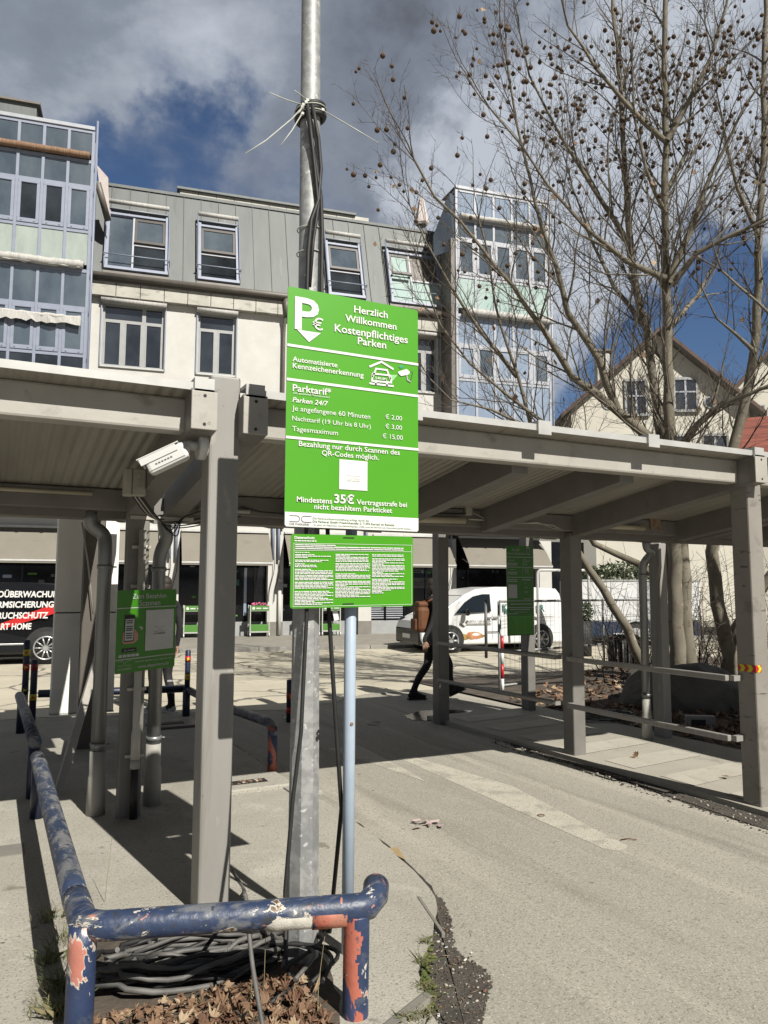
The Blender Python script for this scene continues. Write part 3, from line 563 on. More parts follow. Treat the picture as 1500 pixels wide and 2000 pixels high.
# ================================================================== CAMERA ON THE LEFT POST
cm = thing('security_camera', (0.955, 3.95, 2.28), 'white bullet security camera mounted on the left canopy post', 'camera')
tail = atY(358, 882, 3.93); pc = atY(388, 872, 3.97); m = MB(); m.tube([(0.954, 3.97, pc.z), (0.945, 3.97, pc.z), (0.912, 3.97, pc.z)], [0.071, 0.071, 0.068], 'camera_white', 24); m.build('mount', cm)
m = MB(); arm = (0.80, 3.95, pc.z+0.002); m.tube(bend([(0.913, 3.97, pc.z), (0.845, 3.965, pc.z+0.002), tail+Vector((.01, 0, .0))], 0.03), 0.024, 'camera_white', 14); m.build('arm', cm)
ax = Vector((0.80, -0.26, 0.44)).normalized()       # from lens to tail
zz = ax; xx = zz.cross(Vector((0, 0, 1))).normalized(); yy = xx.cross(zz)*-1; xx = xx*-1
if yy.z < 0: yy = yy*-1; xx = xx*-1
Xc = Matrix(((xx.x, yy.x, zz.x, tail.x), (xx.y, yy.y, zz.y, tail.y), (xx.z, yy.z, zz.z, tail.z), (0, 0, 0, 1)))
m = MB(); m.box(-0.046, 0.046, -0.045, 0.045, -0.195, 0.02, 'camera_white', Xc, 0.018); m.build('body', cm)
m = MB(); m.box(-0.052, 0.052, 0.047, 0.053, -0.225, 0.0, 'camera_white', Xc, 0.002)
for q in (-1, 1): m.box(min(q*.0475, q*.052), max(q*.0475, q*.052), 0.012, 0.046, -0.215, -0.02, 'camera_white', Xc)
m.build('sun_shield', cm)
m = MB(); m.tube([Xc @ Vector((0, 0, -0.194)), Xc @ Vector((0, 0, -0.199))], 0.030, 'black_gloss', 16); m.build('lens', cm)
m = MB()
for q in (-1, 1):
    for a in range(6): m.box(min(q*.0462, q*.0468), max(q*.0462, q*.0468), -0.012, -0.004, -0.15+a*0.016, -0.139+a*0.016, 'decal_grey', Xc)
    m.box(min(q*.0461, q*.0465), max(q*.0461, q*.0465), -0.030, -0.028, -0.20, 0.0, 'decal_grey', Xc)
m.build('lettering', cm)
# ================================================================== LAMP POST, BLUE PIPE, MAIN SIGNS
lp = thing('lamp_post', (1.262, 3.285, 0), 'tall galvanised steel lamp post carrying the green parking signs', 'lamp post')
m = MB(); P0 = Vector((1.262, 3.285, 0)); lean = Vector((0.004, 0, 0))
Xr = Matrix.Translation(P0) @ Matrix.Rotation(R(14), 4, 'Z')
m.tube([(0, 0, -0.05), (0, 0, 0.02), (-0.001, 0, 1.0), (-0.003, 0, 1.95)], [0.074, 0.072, 0.064, 0.058], 'galvanised', 8, True, Xr, False); m.build('octagonal_base', lp)
m = MB(); m.tube([(-0.003, 0, 1.95), (-0.003, 0, 2.0), (-0.009, 0, 3.4), (-0.018, 0, 4.6), (-0.03, 0, 7.2)], [0.058, 0.0535, 0.049, 0.0455, 0.038], 'galvanised', 24, True, Xr); m.build('shaft', lp)
m = MB(); m.tube([P0+Vector((0.042, -0.0545, 0.98)), P0+Vector((0.043, -0.056, 0.98))], 0.008, 'black_matte', 10); m.tube([P0+Vector((0.042, -0.0545, 0.955)), P0+Vector((0.043, -0.056, 0.955))], 0.012, 'black_matte', 10); m.build('hatch_lock', lp)
bp_ = thing('sign_pole', (1.43, 3.235, 0), 'slim light blue painted tube standing behind the blue rail, holding up the signs', 'pole')
pb = atY(680, 1750, 3.235); m = MB(); m.tube([(pb.x-0.002, 3.235, 0.02), (pb.x, 3.235, 1.0), (pb.x+0.006, 3.235, 2.35)], 0.0265, 'pipe_blue', 20); bp_.location = (pb.x, 3.235, 0); m.build('tube', bp_)
m = MB(); p = atY(687, 1414, 3.208); m.tube([(p.x, 3.2085, p.z), (p.x, 3.205, p.z)], 0.008, 'rust', 8); m.build('screw_hole', bp_)
# ---- the big tariff sign
SY = 3.158; F1 = Frame((1.107, SY, 1.870), (1, 0, 0), (0, 0, 1)); W1, H1 = 0.662, 1.075
s1 = thing('parking_sign', (1.438, SY, 1.87), 'large green parking tariff board with white lettering and price list on the lamp post', 'sign')
mb = MB(); board(mb, F1, W1, H1, 0.004, 'sign_green', 0.014); mb.build('board', s1)
def tx(mb, fr, body, x0, y0, x1, **k):              # baseline from photograph position (x0, y0) to x1
    a, b = fr.px(x0, y0); a1, _ = fr.px(x1, y0); text(mb, fr, body, a, b, w=a1-a, **k)
mb = MB(); ba = F1.px(565, 673.5)
for y in (673.5, 740.5, 853.8): b = F1.px(561, y)[1]; quad(mb, F1, 0.0, b-0.006, W1, b+0.006, 'sign_white')
wb = F1.px(561, 999.6)[1]; poly(mb, F1, [(0.001, 0.008), (0.008, 0.001), (W1-0.008, 0.001), (W1-0.001, 0.008), (W1-0.001, wb), (0.001, wb)], 'sign_white')
poly(mb, F1, [F1.px(580, 644), F1.px(603, 668.6), F1.px(626.4, 651)], 'sign_white')
a0, b1 = F1.px(662.4, 897); a1, b0 = F1.px(717, 959); quad(mb, F1, a0, b0, a1, b1, 'sign_white')
mb.build('printed_bands', s1)
mb = MB()
a, b = F1.px(575, 641); text(mb, F1, 'P', a, b, w=F1.px(622, 641)[0]-a, h=F1.px(575, 575)[1]-b-0.002, bold=0.018)
tx(mb, F1, '€', 610, 643, 630.5, bold=0.006)
for body, x0, y0, x1, bo, sh in (('Herzlich', 691, 610.4, 756.5, .018, 0), ('Willkommen', 673.6, 627.4, 773.6, .018, 0), ('Kostenpflichtiges', 653, 647.4, 795.6, .018, 0), ('Parken', 698, 672.4, 753.6, .018, 0),
        ('Automatisierte', 571, 705.6, 658.4, .015, 0), ('Kennzeichenerkennung', 571, 718.6, 709.6, .015, 0), ('Parktarif*', 571, 763.6, 646, .02, 0), ('(inkl. gesetzlicher Mehrwertsteuer)', 572, 769, 643, .006, 0),
        ('Parken 24/7', 570.4, 785, 640.6, .018, .22), ('Je angefangene 60 Minuten', 570, 801.6, 722.4, 0, 0), ('Nachttarif (19 Uhr bis 8 Uhr)', 570, 821, 723.4, 0, 0), ('Tagesmaximum', 570, 841.6, 659.4, 0, 0),
        ('€ 2,00', 752, 818, 784.4, 0, 0), ('€ 3,00', 752, 836.6, 784.4, 0, 0), ('€ 15,00', 746.4, 855.6, 786, 0, 0), ('Bezahlung nur durch Scannen des', 583, 871, 780, .015, 0), ('QR-Codes möglich.', 628, 889, 739, .015, 0),
        ('Mindestens', 579, 980, 648, .018, 0), ('35€', 652, 982, 691, .03, 0), ('Vertragsstrafe bei', 696, 985, 794, .018, 0), ('nicht bezahltem Parkticket', 613, 994, 765, .018, 0)):
    tx(mb, F1, body, x0, y0, x1, bold=bo*0.75, shear=sh)
mb.build('lettering', s1)
mb = MB()
tx(mb, F1, 'DIE PARKEREI', 565, 1025.4, 603, mat='sign_ink', off=0.0045)
tx(mb, F1, 'Die Parkraumbewirtschaftung erfolgt durch die', 610, 1014.2, 720, mat='ink_green', off=0.0045)
tx(mb, F1, 'Die Parkerei GmbH Friedrichstraße 2, 71394 Kernen im Remstal', 610, 1020.6, 769, mat='ink_green', off=0.0045, bold=0.012)
tx(mb, F1, '* Es gelten die Allgemeinen Geschäftsbedingungen (AGB) sowie die Hinweise zum Datenschutz gemäß Aushang', 610, 1026.4, 801, mat='ink_green', off=0.0045)
def logo(mb, fr, a, b, w, h, mat, lw=0.0022, off=0.0046):
    r = h/2; p = [(a, b+h)] + [(a+w*0.46-r+r*math.sin(R(t)), b+r+r*math.cos(R(t))) for t in range(0, 181, 30)] + [(a, b)]
    stroke(mb, fr, p, lw, mat, off); stroke(mb, fr, [(2*a+w-x, y) for x, y in p], lw, mat, off+0.0003)
a, b = F1.px(565, 1018.5); logo(mb, F1, a, b, 0.10, 0.026, 'sign_ink')
a, b = F1.px(677, 935); logo(mb, F1, a, b, 0.066, 0.015, 'sign_grey', 0.0012); text(mb, F1, 'DIE PARKEREI', a+0.002, b-0.012, w=0.062, mat='sign_grey', off=0.0046)
mb.build('fine_print', s1)
mb = MB()   # pictogram: car under a roof watched by a camera
def S(x, y): return F1.px(540+x/5, 540+y/5)
stroke(mb, F1, [S(912, 880), S(1022, 835), S(1132, 903)], 0.010, 'sign_white')
stroke(mb, F1, [S(938, 980), S(970, 902), S(1076, 916), S(1108, 1000)], 0.0085, 'sign_white')
stroke(mb, F1, [S(938, 950), S(1105, 968)], 0.008, 'sign_white')
stroke(mb, F1, [S(935, 960), S(930, 1020), S(1118, 1038), S(1110, 975)], 0.0085, 'sign_white')
stroke(mb, F1, [S(912, 1045), S(1134, 1072)], 0.009, 'sign_white'); stroke(mb, F1, [S(967, 1020), S(967, 1050)], 0.01, 'sign_white'); stroke(mb, F1, [S(1075, 1030), S(1075, 1062)], 0.01, 'sign_white')
a, b = S(962, 1000); text(mb, F1, 'S-BK-BM', a, b, w=S(1070, 1000)[0]-a, bold=0.02)
poly(mb, F1, [S(1110, 962), S(1124, 1030), S(1182, 962)], 'icon_beam', 0.003)
poly(mb, F1, [S(1182, 932), S(1268, 905), S(1300, 935), S(1290, 958), S(1215, 975), S(1190, 955)], 'sign_white', 0.0046)
stroke(mb, F1, [S(1270, 970), S(1275, 1010), S(1305, 1030)], 0.006, 'sign_grey', 0.0042)
stroke(mb, F1, [S(1305, 925), S(1328, 935), S(1305, 1030)], 0.0022, 'sign_ink', 0.0044)
for r_ in (0.006, 0.011, 0.016):
    c = S(1215, 905); stroke(mb, F1, [(c[0]+r_*math.sin(R(t)), c[1]+r_*math.cos(R(t))) for t in (-50, -20, 10, 40)], 0.0025, 'icon_cyan', 0.0048)
mb.build('pictogram', s1)
# ---- the privacy sign
F2 = Frame((1.141, SY+0.006, 1.518), (1, 0, 0.012), (-0.0, 0, 1)); W2, H2 = 0.602, 0.322
s2 = thing('privacy_sign', (1.44, SY, 1.52), 'smaller green privacy notice of fine print strapped below the tariff board', 'sign')
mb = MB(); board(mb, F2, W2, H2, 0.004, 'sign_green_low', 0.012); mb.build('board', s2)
mb = MB(); text(mb, F2, 'Datenschutz', 0.014, H2-0.021, w=0.094, bold=0.03)
stroke(mb, F2, [(0.012, 0.008), (W2-0.008, 0.008), (W2-0.008, H2-0.04), (0.012, H2-0.04)], 0.0015, 'sign_white', 0.003, True); stroke(mb, F2, [(0.012, H2-0.071), (W2-0.008, H2-0.071)], 0.0015, 'sign_white')
r_ = random.Random(11)
bars(mb, F2, 0.014, 0.116, H2-0.027, 1, 0.007, 0.005, 'sign_white', r_); bars(mb, F2, 0.018, 0.55, H2-0.045, 3, 0.0082, 0.0042, 'sign_white', r_)
for a0, a1, b, n in ((0.018, 0.10, H2-0.078, 1), (0.018, 0.185, H2-0.088, 3), (0.018, 0.175, H2-0.112, 2), (0.018, 0.12, H2-0.128, 3), (0.018, 0.195, H2-0.152, 4), (0.018, 0.197, H2-0.178, 4), (0.018, 0.198, H2-0.208, 5), (0.018, 0.198, H2-0.248, 10),
                     (0.208, 0.37, H2-0.085, 6), (0.208, 0.378, H2-0.126, 6), (0.208, 0.38, H2-0.172, 4), (0.208, 0.38, H2-0.205, 12), (0.388, 0.55, H2-0.085, 2), (0.388, 0.555, H2-0.103, 14), (0.388, 0.555, H2-0.196, 11)):
    bars(mb, F2, a0, a1, b, n, 0.0062, 0.0036, 'sign_white', r_)
mb.build('lettering', s2)
for b_ in (H2-0.013, 0.014): mb = MB(); quad(mb, F2, 0.245, b_, 0.30, b_+0.004, 'black_matte'); mb.build('slot', s2)
for Fr, bs, root in ((F1, (0.10, 0.95), s1), (F2, (0.06, 0.27), s2)):
    for b in bs:
        m = MB(); z = Fr.o.z+b; m.box(1.18, 1.50, SY+0.012, SY+0.026, z-0.014, z+0.014, 'pipe_zinc')
        m.tube([(1.262+0.066*math.cos(R(t)), 3.285+0.066*math.sin(R(t)), z) for t in range(0, 361, 30)], 0.006, 'pipe_zinc', 6); m.tube([(pb.x+0.032*math.cos(R(t)), 3.235+0.032*math.sin(R(t)), z) for t in range(0, 361, 30)], 0.004, 'pipe_zinc', 6)
        m.build('bracket', root)
# ---- cables and cable ties on the lamp post
m = MB(); zc = atY(606, 198, 3.2).z
def ringpts(r, z, tilt=0.0, n=20): return [(1.252+r*math.cos(2*math.pi*i/n), 3.285+r*math.sin(2*math.pi*i/n), z+tilt*math.cos(2*math.pi*i/n)) for i in range(n+1)]
for dz, rr in ((-0.03, 0.064), (0.0, 0.060), (0.022, 0.061)): m.tube(ringpts(rr, zc+dz, 0.015), 0.013, 'black_rubber', 8)
m.tube([atY(x, y, Y) for x, y, Y in ((600, 205, 3.212), (606, 260, 3.215), (618, 330, 3.22), (627, 390, 3.228), (629, 450, 3.23), (628, 560, 3.22), (630, 700, 3.205), (640, 1040, 3.22), (642, 1190, 3.24), (650, 1320, 3.25), (660, 1470, 3.26), (667, 1580, 3.27))] + [Vector((1.46, 3.45, 0.03)), Vector((1.40, 3.62, 0.03))], 0.0105, 'black_rubber', 8)
m.tube([atY(x, y, Y) for x, y, Y in ((610, 205, 3.208), (622, 270, 3.215), (627, 330, 3.222), (622, 390, 3.215), (608, 430, 3.208), (602, 490, 3.21), (600, 560, 3.208), (598, 760, 3.2), (598, 1050, 3.195), (599, 1200, 3.19), (594, 1300, 3.19), (588, 1430, 3.185), (572, 1560, 3.18), (557, 1740, 3.17), (558, 1880, 3.12))] + [Vector((1.12, 3.02, 0.05)), Vector((1.0, 2.95, 0.04))], 0.0095, 'black_rubber', 8)
m.tube([atY(x, y, Y) for x, y, Y in ((602, 212, 3.205), (612, 300, 3.21), (622, 400, 3.214), (612, 470, 3.207), (605, 560, 3.205))], 0.008, 'black_rubber', 8)
tag(m.build('power_cable'), 'black cables looped at a collar and running down the lamp post', 'cable')
tg = 'white cable ties on the lamp post'
def tie(pts, label, ring=None):
    m = MB()
    if ring: m.tube(ringpts(ring[0], ring[1], ring[2]), 0.003, 'tie_white', 6)
    if pts: m.tube(pts, [0.003]*(len(pts)-1)+[0.002], 'tie_white', 6); m.box(-0.007, 0.007, -0.007, 0.007, -0.006, 0.006, 'tie_white', Matrix.Translation(pts[0]))
    tag(m.build('cable_tie'), label, 'cable tie', tg)
tie([atY(592, 205, 3.21), atY(560, 195, 3.15), atY(524, 180, 3.10)], 'pale cable tie sticking out up and left above the others', (0.076, zc+0.008, 0.012))
tie([atY(590, 210, 3.21), atY(570, 232, 3.12), atY(520, 274, 3.06), atY(479, 300, 3.03)], 'longest cable tie, hanging out to the left below the collar')
tie([atY(590, 222, 3.22), atY(570, 255, 3.18), atY(548, 284, 3.15)], 'short cable tie tail pointing down and left beside the longest one')
tie([atY(630, 215, 3.22), atY(690, 250, 3.16), atY(739, 279, 3.12)], 'cable tie sticking out to the right of the lamp post', (0.077, zc-0.02, 0.012))
tie([atY(600, 196, 3.205), atY(586, 184, 3.19), atY(574, 176, 3.17)], 'stubby cable tie tail just above the collar of cable')
tie([atY(597, 200, 3.205), atY(585, 218, 3.18), atY(570, 232, 3.15)], 'thick cable tie stub at the front of the collar of cable')
tie(None, 'cable tie ring tight round the lamp post, upper of the two plain rings', (0.056, atY(605, 443, 3.25).z, 0.004)); tie(None, 'cable tie ring tight round the lamp post just above the tariff board', (0.057, atY(605, 490, 3.25).z, 0.006))
# ================================================================== BLUE RAILS
gr_ = 'blue tube barriers round the island'
br = thing('tube_barrier', (0.35, 3.05, 0.0), 'blue peeling tube barrier in the foreground with a bent end', 'barrier', 0, gr_)
r0 = 0.051; zr = 0.402; A = Vector((0.346, 3.05, zr)); B = Vector((1.277, 2.775, zr)); u = (B-A).normalized()
def rn(pts, sub=8, amp=0.0):
    out = []
    for p, q in zip(pts, pts[1:]): out += [Vector(p).lerp(Vector(q), i/sub) for i in range(sub)]
    return out + [Vector(pts[-1])]
m = MB(); e1 = atY(728, 1757, 2.80); e2 = atY(748, 1742, 2.86)
m.tube(bend(rn([(0.341, 3.34, zr), (0.346, 3.16, zr)], 2)[:-1] + [A+Vector((0, 0.0, 0)), A+u*0.2], 0.11) + rn([A+u*0.22, B+u*0.0])[0:] + [B+u*0.05+Vector((0, 0.005, .004)), Vector((1.375, 2.80, zr+0.022)), Vector((1.405, 2.855, zr+0.035))], r0, 'blue_paint', 20); m.build('front_rail', br)
m = MB(); m.tube([Vector((1.4045, 2.854, zr+0.035)), Vector((1.406, 2.857, zr+0.0352))], r0*0.9, 'red_primer', 20); m.build('end_cap', br)
m = MB(); q0, q1 = B-u*0.36, B-u*0.04; dn = Vector((0, -0.012, -0.014)); m.tube([q0+dn*.7, q0.lerp(q1, .2)+dn*1.0, q0.lerp(q1, .4)+dn*.85, q0.lerp(q1, .62)+dn*.95], [0.034, 0.042, 0.043, 0.042], 'paint_white', 14); m.tube([q0.lerp(q1, .6)+dn*1.2, q1+dn*1.1], 0.0425, 'red_primer', 14); m.build('bare_patch', br)
m = MB(); m.tube(rn([(1.283, 2.772, zr-0.02), (1.278, 2.771, -0.02)], 70), r0-0.002, 'blue_chipped', 64); kk = m.mi('blue_peeling')
for fi, f in enumerate(m.f):                      # paint has come off the side towards the driveway's drip line
    c = sum((m.v[i] for i in f), Vector())/len(f)
    w = mnoise.noise(c*16)*.030+mnoise.noise(c*55)*.014
    if c.x < 1.262+w or c.z < 0.065+w*1.6: m.m[fi] = kk
m.build('rail_post', br)
m = MB(); m.tube(rn([(0.342, 3.062, zr+0.01), (0.338, 3.054, -0.05)], 6), r0-0.002, 'blue_chipped', 20); m.build('rail_post', br)
m = MB(); m.tube(rn([(0.3411, 3.33, zr), (0.336, 6.16, zr)], 16), r0-0.001, 'blue_worn', 20); m.build('side_rail', br)
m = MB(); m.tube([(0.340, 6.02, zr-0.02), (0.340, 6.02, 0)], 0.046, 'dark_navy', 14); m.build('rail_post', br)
br2 = thing('tube_barrier', (0.335, 7.1, 0.0), 'dark blue tube barrier beyond the foreground one, along the left edge', 'barrier', 0, gr_)
m = MB(); m.tube([(0.335, 6.55, 0.44), (0.325, 8.0, 0.435), (0.31, 9.6, 0.42)], 0.048, 'blue_worn', 14); m.build('top_rail', br2)
for y in (6.6, 9.55):
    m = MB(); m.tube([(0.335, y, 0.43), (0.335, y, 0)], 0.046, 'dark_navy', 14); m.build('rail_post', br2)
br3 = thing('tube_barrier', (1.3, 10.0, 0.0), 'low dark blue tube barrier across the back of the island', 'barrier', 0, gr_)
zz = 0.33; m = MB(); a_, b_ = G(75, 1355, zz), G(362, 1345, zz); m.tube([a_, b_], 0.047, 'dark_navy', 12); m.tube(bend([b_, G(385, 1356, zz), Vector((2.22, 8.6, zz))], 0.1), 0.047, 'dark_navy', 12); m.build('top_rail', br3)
m = MB(); pb3 = G(363, 1402); m.tube([(pb3.x, pb3.y, zz), (pb3.x, pb3.y, 0)], 0.046, 'dark_navy', 12); m.build('rail_post', br3)
br4 = thing('tube_barrier', (2.25, 6.69, 0.0), 'short blue tube barrier with a red and white chipped end post at the driveway edge', 'barrier', 0, gr_)
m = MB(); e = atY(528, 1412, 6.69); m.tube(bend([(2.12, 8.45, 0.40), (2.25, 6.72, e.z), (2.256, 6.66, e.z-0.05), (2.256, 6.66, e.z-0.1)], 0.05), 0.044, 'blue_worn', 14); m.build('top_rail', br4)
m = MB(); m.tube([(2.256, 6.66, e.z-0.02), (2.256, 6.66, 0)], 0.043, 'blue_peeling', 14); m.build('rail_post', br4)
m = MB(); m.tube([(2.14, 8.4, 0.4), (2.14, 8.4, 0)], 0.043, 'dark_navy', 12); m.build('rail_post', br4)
def sticker_post(px_b, py_b, py_t, r, label, marks):
    b = G(px_b, py_b); t = atY(px_b+4, py_t, b.y)
    o = thing('marker_post', b, label, 'post', 0, 'dark blue marker posts with stickers')
    m = MB(); m.tube([b, (b.x, b.y, t.z-0.01), (b.x, b.y, t.z)], [r, r, r*0.8], 'dark_navy', 12); m.build('post', o)
    for k, (f, mat) in enumerate(marks):
        z = t.z*f; m = MB(); m.tube([(b.x, b.y, z-0.035), (b.x, b.y, z+0.035)], r+0.002, mat[0], 12)
        m.prism([(-0.02, -0.02), (0.02, 0.0), (-0.02, 0.02)], 0.003, mat[1], Matrix.Translation((b.x, b.y-r-0.006, z)) @ Matrix.Rotation(R(90), 4, 'X')); m.build('sticker', o)
RY = ('chevron_red', 'chevron_yellow'); YR = ('chevron_yellow', 'chevron_red'); NY = ('dark_navy', 'chevron_yellow')
sticker_post(45, 1428, 1250, 0.036, 'dark blue marker post with yellow stickers, leftmost at the left edge', [(.86, YR), (.70, RY), (.45, NY)])
sticker_post(62, 1415, 1288, 0.040, 'shorter dark post with red stickers beside the leftmost marker post', [(.88, ('chevron_red', 'dark_navy')), (.42, YR)])
sticker_post(364, 1400, 1270, 0.034, 'dark blue marker post standing right of the pay sign', [(.87, RY), (.60, YR), (.3, NY)])
sticker_post(566, 1410, 1327, 0.045, 'dark blue marker post half hidden behind the lamp post', [(.62, RY), (.28, ('chevron_red', 'dark_navy'))])
# ================================================================== APARTMENT BUILDING  (local x along the wall, y inward, z up)
bld = thing('apartment_building', FO, 'pale apartment house with zinc mansard roof, glazed bays and shops below', 'building', FA_A)
def P(name, parent=bld, mb=None): return mb.build(name, parent, True)
def wall_holes(mb, x0, x1, z0, z1, holes, mat, y=0.0, rev=0.16):
    xs = sorted({x0, x1, *[h[0] for h in holes], *[h[1] for h in holes]}); zs = sorted({z0, z1, *[h[2] for h in holes], *[h[3] for h in holes]})
    for xa, xb in zip(xs, xs[1:]):
        for za, zb in zip(zs, zs[1:]):
            cx, cz = (xa+xb)/2, (za+zb)/2
            if any(h[0] < cx < h[1] and h[2] < cz < h[3] for h in holes): continue
            mb.add([(xa, y, za), (xb, y, za), (xb, y, zb), (xa, y, zb)], [(0, 1, 2, 3)], mat)
    for a, b, c, d in holes:
        mb.add([(a, y, c), (b, y, c), (b, y, d), (a, y, d), (a, y+rev, c), (b, y+rev, c), (b, y+rev, d), (a, y+rev, d)], [(0, 4, 5, 1), (1, 5, 6, 2), (2, 6, 7, 3), (3, 7, 4, 0)], mat)
wins = []
for z0, z1 in ((8.62, 10.66), (5.05, 7.1)):
    for a, b, n in ((-5.40, -3.52, 3), (-2.45, -1.24, 2), (1.95, 3.15, 2), (4.95, 5.95, 2)): wins.append((a, b, z0, z1, n))
mb = MB(); wall_holes(mb, -5.8, 6.35, 3.40, 11.0, [w[:4] for w in wins], 'stucco'); 
mb.box(-14, 9.85, 0.6, 11, 0.1, 11.2, 'grey_wall'); mb.box(-14, 9.85, 1.7, 11, 11.2, 15.0, 'grey_wall'); mb.box(-14, -5.8, 0.0, 0.599, 3.4, 15.0, 'stucco')
P('wall', mb=mb)
for a, b, z0, z1, n in wins:
    m = MB(); y = 0.10; f = 0.07
    m.box(a, b, y, y+.06, z0, z0+f, 'frame_grey'); m.box(a, b, y, y+.06, z1-f, z1, 'frame_grey'); m.box(a, a+f, y, y+.06, z0+f, z1-f, 'frame_grey'); m.box(b-f, b, y, y+.06, z0+f, z1-f, 'frame_grey')
    zt_ = z1-0.55; m.box(a+f, b-f, y, y+.06, zt_-0.05, zt_+0.05, 'frame_grey')
    for k in range(1, n): xm = a+(b-a)*k/n; m.box(xm-.06, xm+.06, y, y+.06, z0+f, zt_-.05, 'frame_grey')
    if n == 3: xm = a+(b-a)*2/3; m.box(xm-.06, xm+.06, y, y+.06, zt_+.05, z1-f, 'frame_grey')
    for k in range(n):
        xa, xb = a+(b-a)*k/n+0.06, a+(b-a)*(k+1)/n-0.06
        for c in ((xa, xa+.035), (xb-.035, xb)): m.box(c[0], c[1], y-.008, y-.001, z0+f, zt_-.05, 'frame_grey')
    w = P('window', mb=m)
    m = MB(); m.box(a+.02, b-.02, y+.03, y+.05, z0+.02, z1-.02, 'glass_dark'); P('pane', w, m)
    m = MB(); m.box(a-.05, b+.05, -0.06, 0.16, z0-.06, z0-0.003, 'sheet_edge'); P('sill', w, m)
    for xg in (a-.06, b+.02): m = MB(); m.box(xg, xg+.04, -.06, -.002, z0-.05, z1+.1, 'frame_blue'); P('guide_rail', w, m)
    m = MB(); m.tube([(a-.06, -.13, z1+.05), (b+.06, -.13, z1+.05)], 0.085, 'awning_white', 10); m.box(a-.08, b+.08, -.2, -.002, z1+.12, z1+.17, 'frame_grey'); P('awning_roll', w, m)
# cornice of zinc tiles, gutter and mansard
m = MB(); x = -5.75
while x < 6.3: m.box(x, x+.72, -.24, -.001, 10.80, 11.26, 'zinc_patina', None, 0.008); x += 0.735
P('cornice', mb=m)
m = MB(); m.tube([(-5.75, -.36, 11.40), (6.3, -.36, 11.40)], 0.10, 'gutter_dark', 10); m.box(-5.75, 6.3, -.28, 0.1, 11.265, 11.36, 'gutter_dark'); P('gutter', mb=m)
SL = 1.25/3.75
def sl(x, h, off=0.0): c = math.hypot(1, SL); return (x, -0.15+h*SL-off/c, 11.36+h+off*SL/c)
m = MB(); top = 3.75
m.add([sl(-6.0, 0), sl(6.6, 0), sl(6.6, top), sl(-6.0, top)], [(0, 1, 2, 3)], 'zinc')
m.add([sl(-6.0, top), sl(6.6, top), (6.6, 9, 15.4), (-6, 9, 15.4)], [(0, 1, 2, 3)], 'zinc'); mr_ = P('mansard_roof', mb=m)
m = MB()
for k in range(22):
    x = -5.9+k*0.585; 
    for a, b in ((0.02, top),):
        v = [sl(x-.010, a), sl(x+.010, a), sl(x+.010, b), sl(x-.010, b)] + [sl(x-.008, a, .03), sl(x+.008, a, .03), sl(x+.008, b, .03), sl(x-.008, b, .03)]
        m.add(v, [(4, 5, 6, 7), (0, 4, 7, 3), (1, 2, 6, 5), (3, 7, 6, 2)], 'seam_dark' if k % 3 else 'zinc')
P('roof_seams', mr_, m)
m = MB(); c0, c1 = sl(-6.0, top), sl(6.6, top); m.box(-6.0, 6.6, c0[1]-.06, c0[1]+.2, c0[2]-.03, c0[2]+.07, 'zinc'); P('ridge_flashing', mr_, m)
m = MB(); x = -3.1
while x < 3.2: m.box(x, x+.62, 1.6, 1.9, 15.1, 15.60, 'zinc_patina', None, 0.006); x += 0.63
m.box(-3.2, 3.3, 1.5, 2.0, 15.60, 15.68, 'zinc'); P('roof_parapet', mb=m)
def slbox(m, x0, x1, h0, h1, o0, o1, mat): 
    v = [sl(x, h, o) for x in (x0, x1) for h in (h0, h1) for o in (o0, o1)]; m.add(v, [(0, 1, 3, 2), (4, 6, 7, 5), (0, 4, 5, 1), (2, 3, 7, 6), (0, 2, 6, 4), (1, 5, 7, 3)], mat)
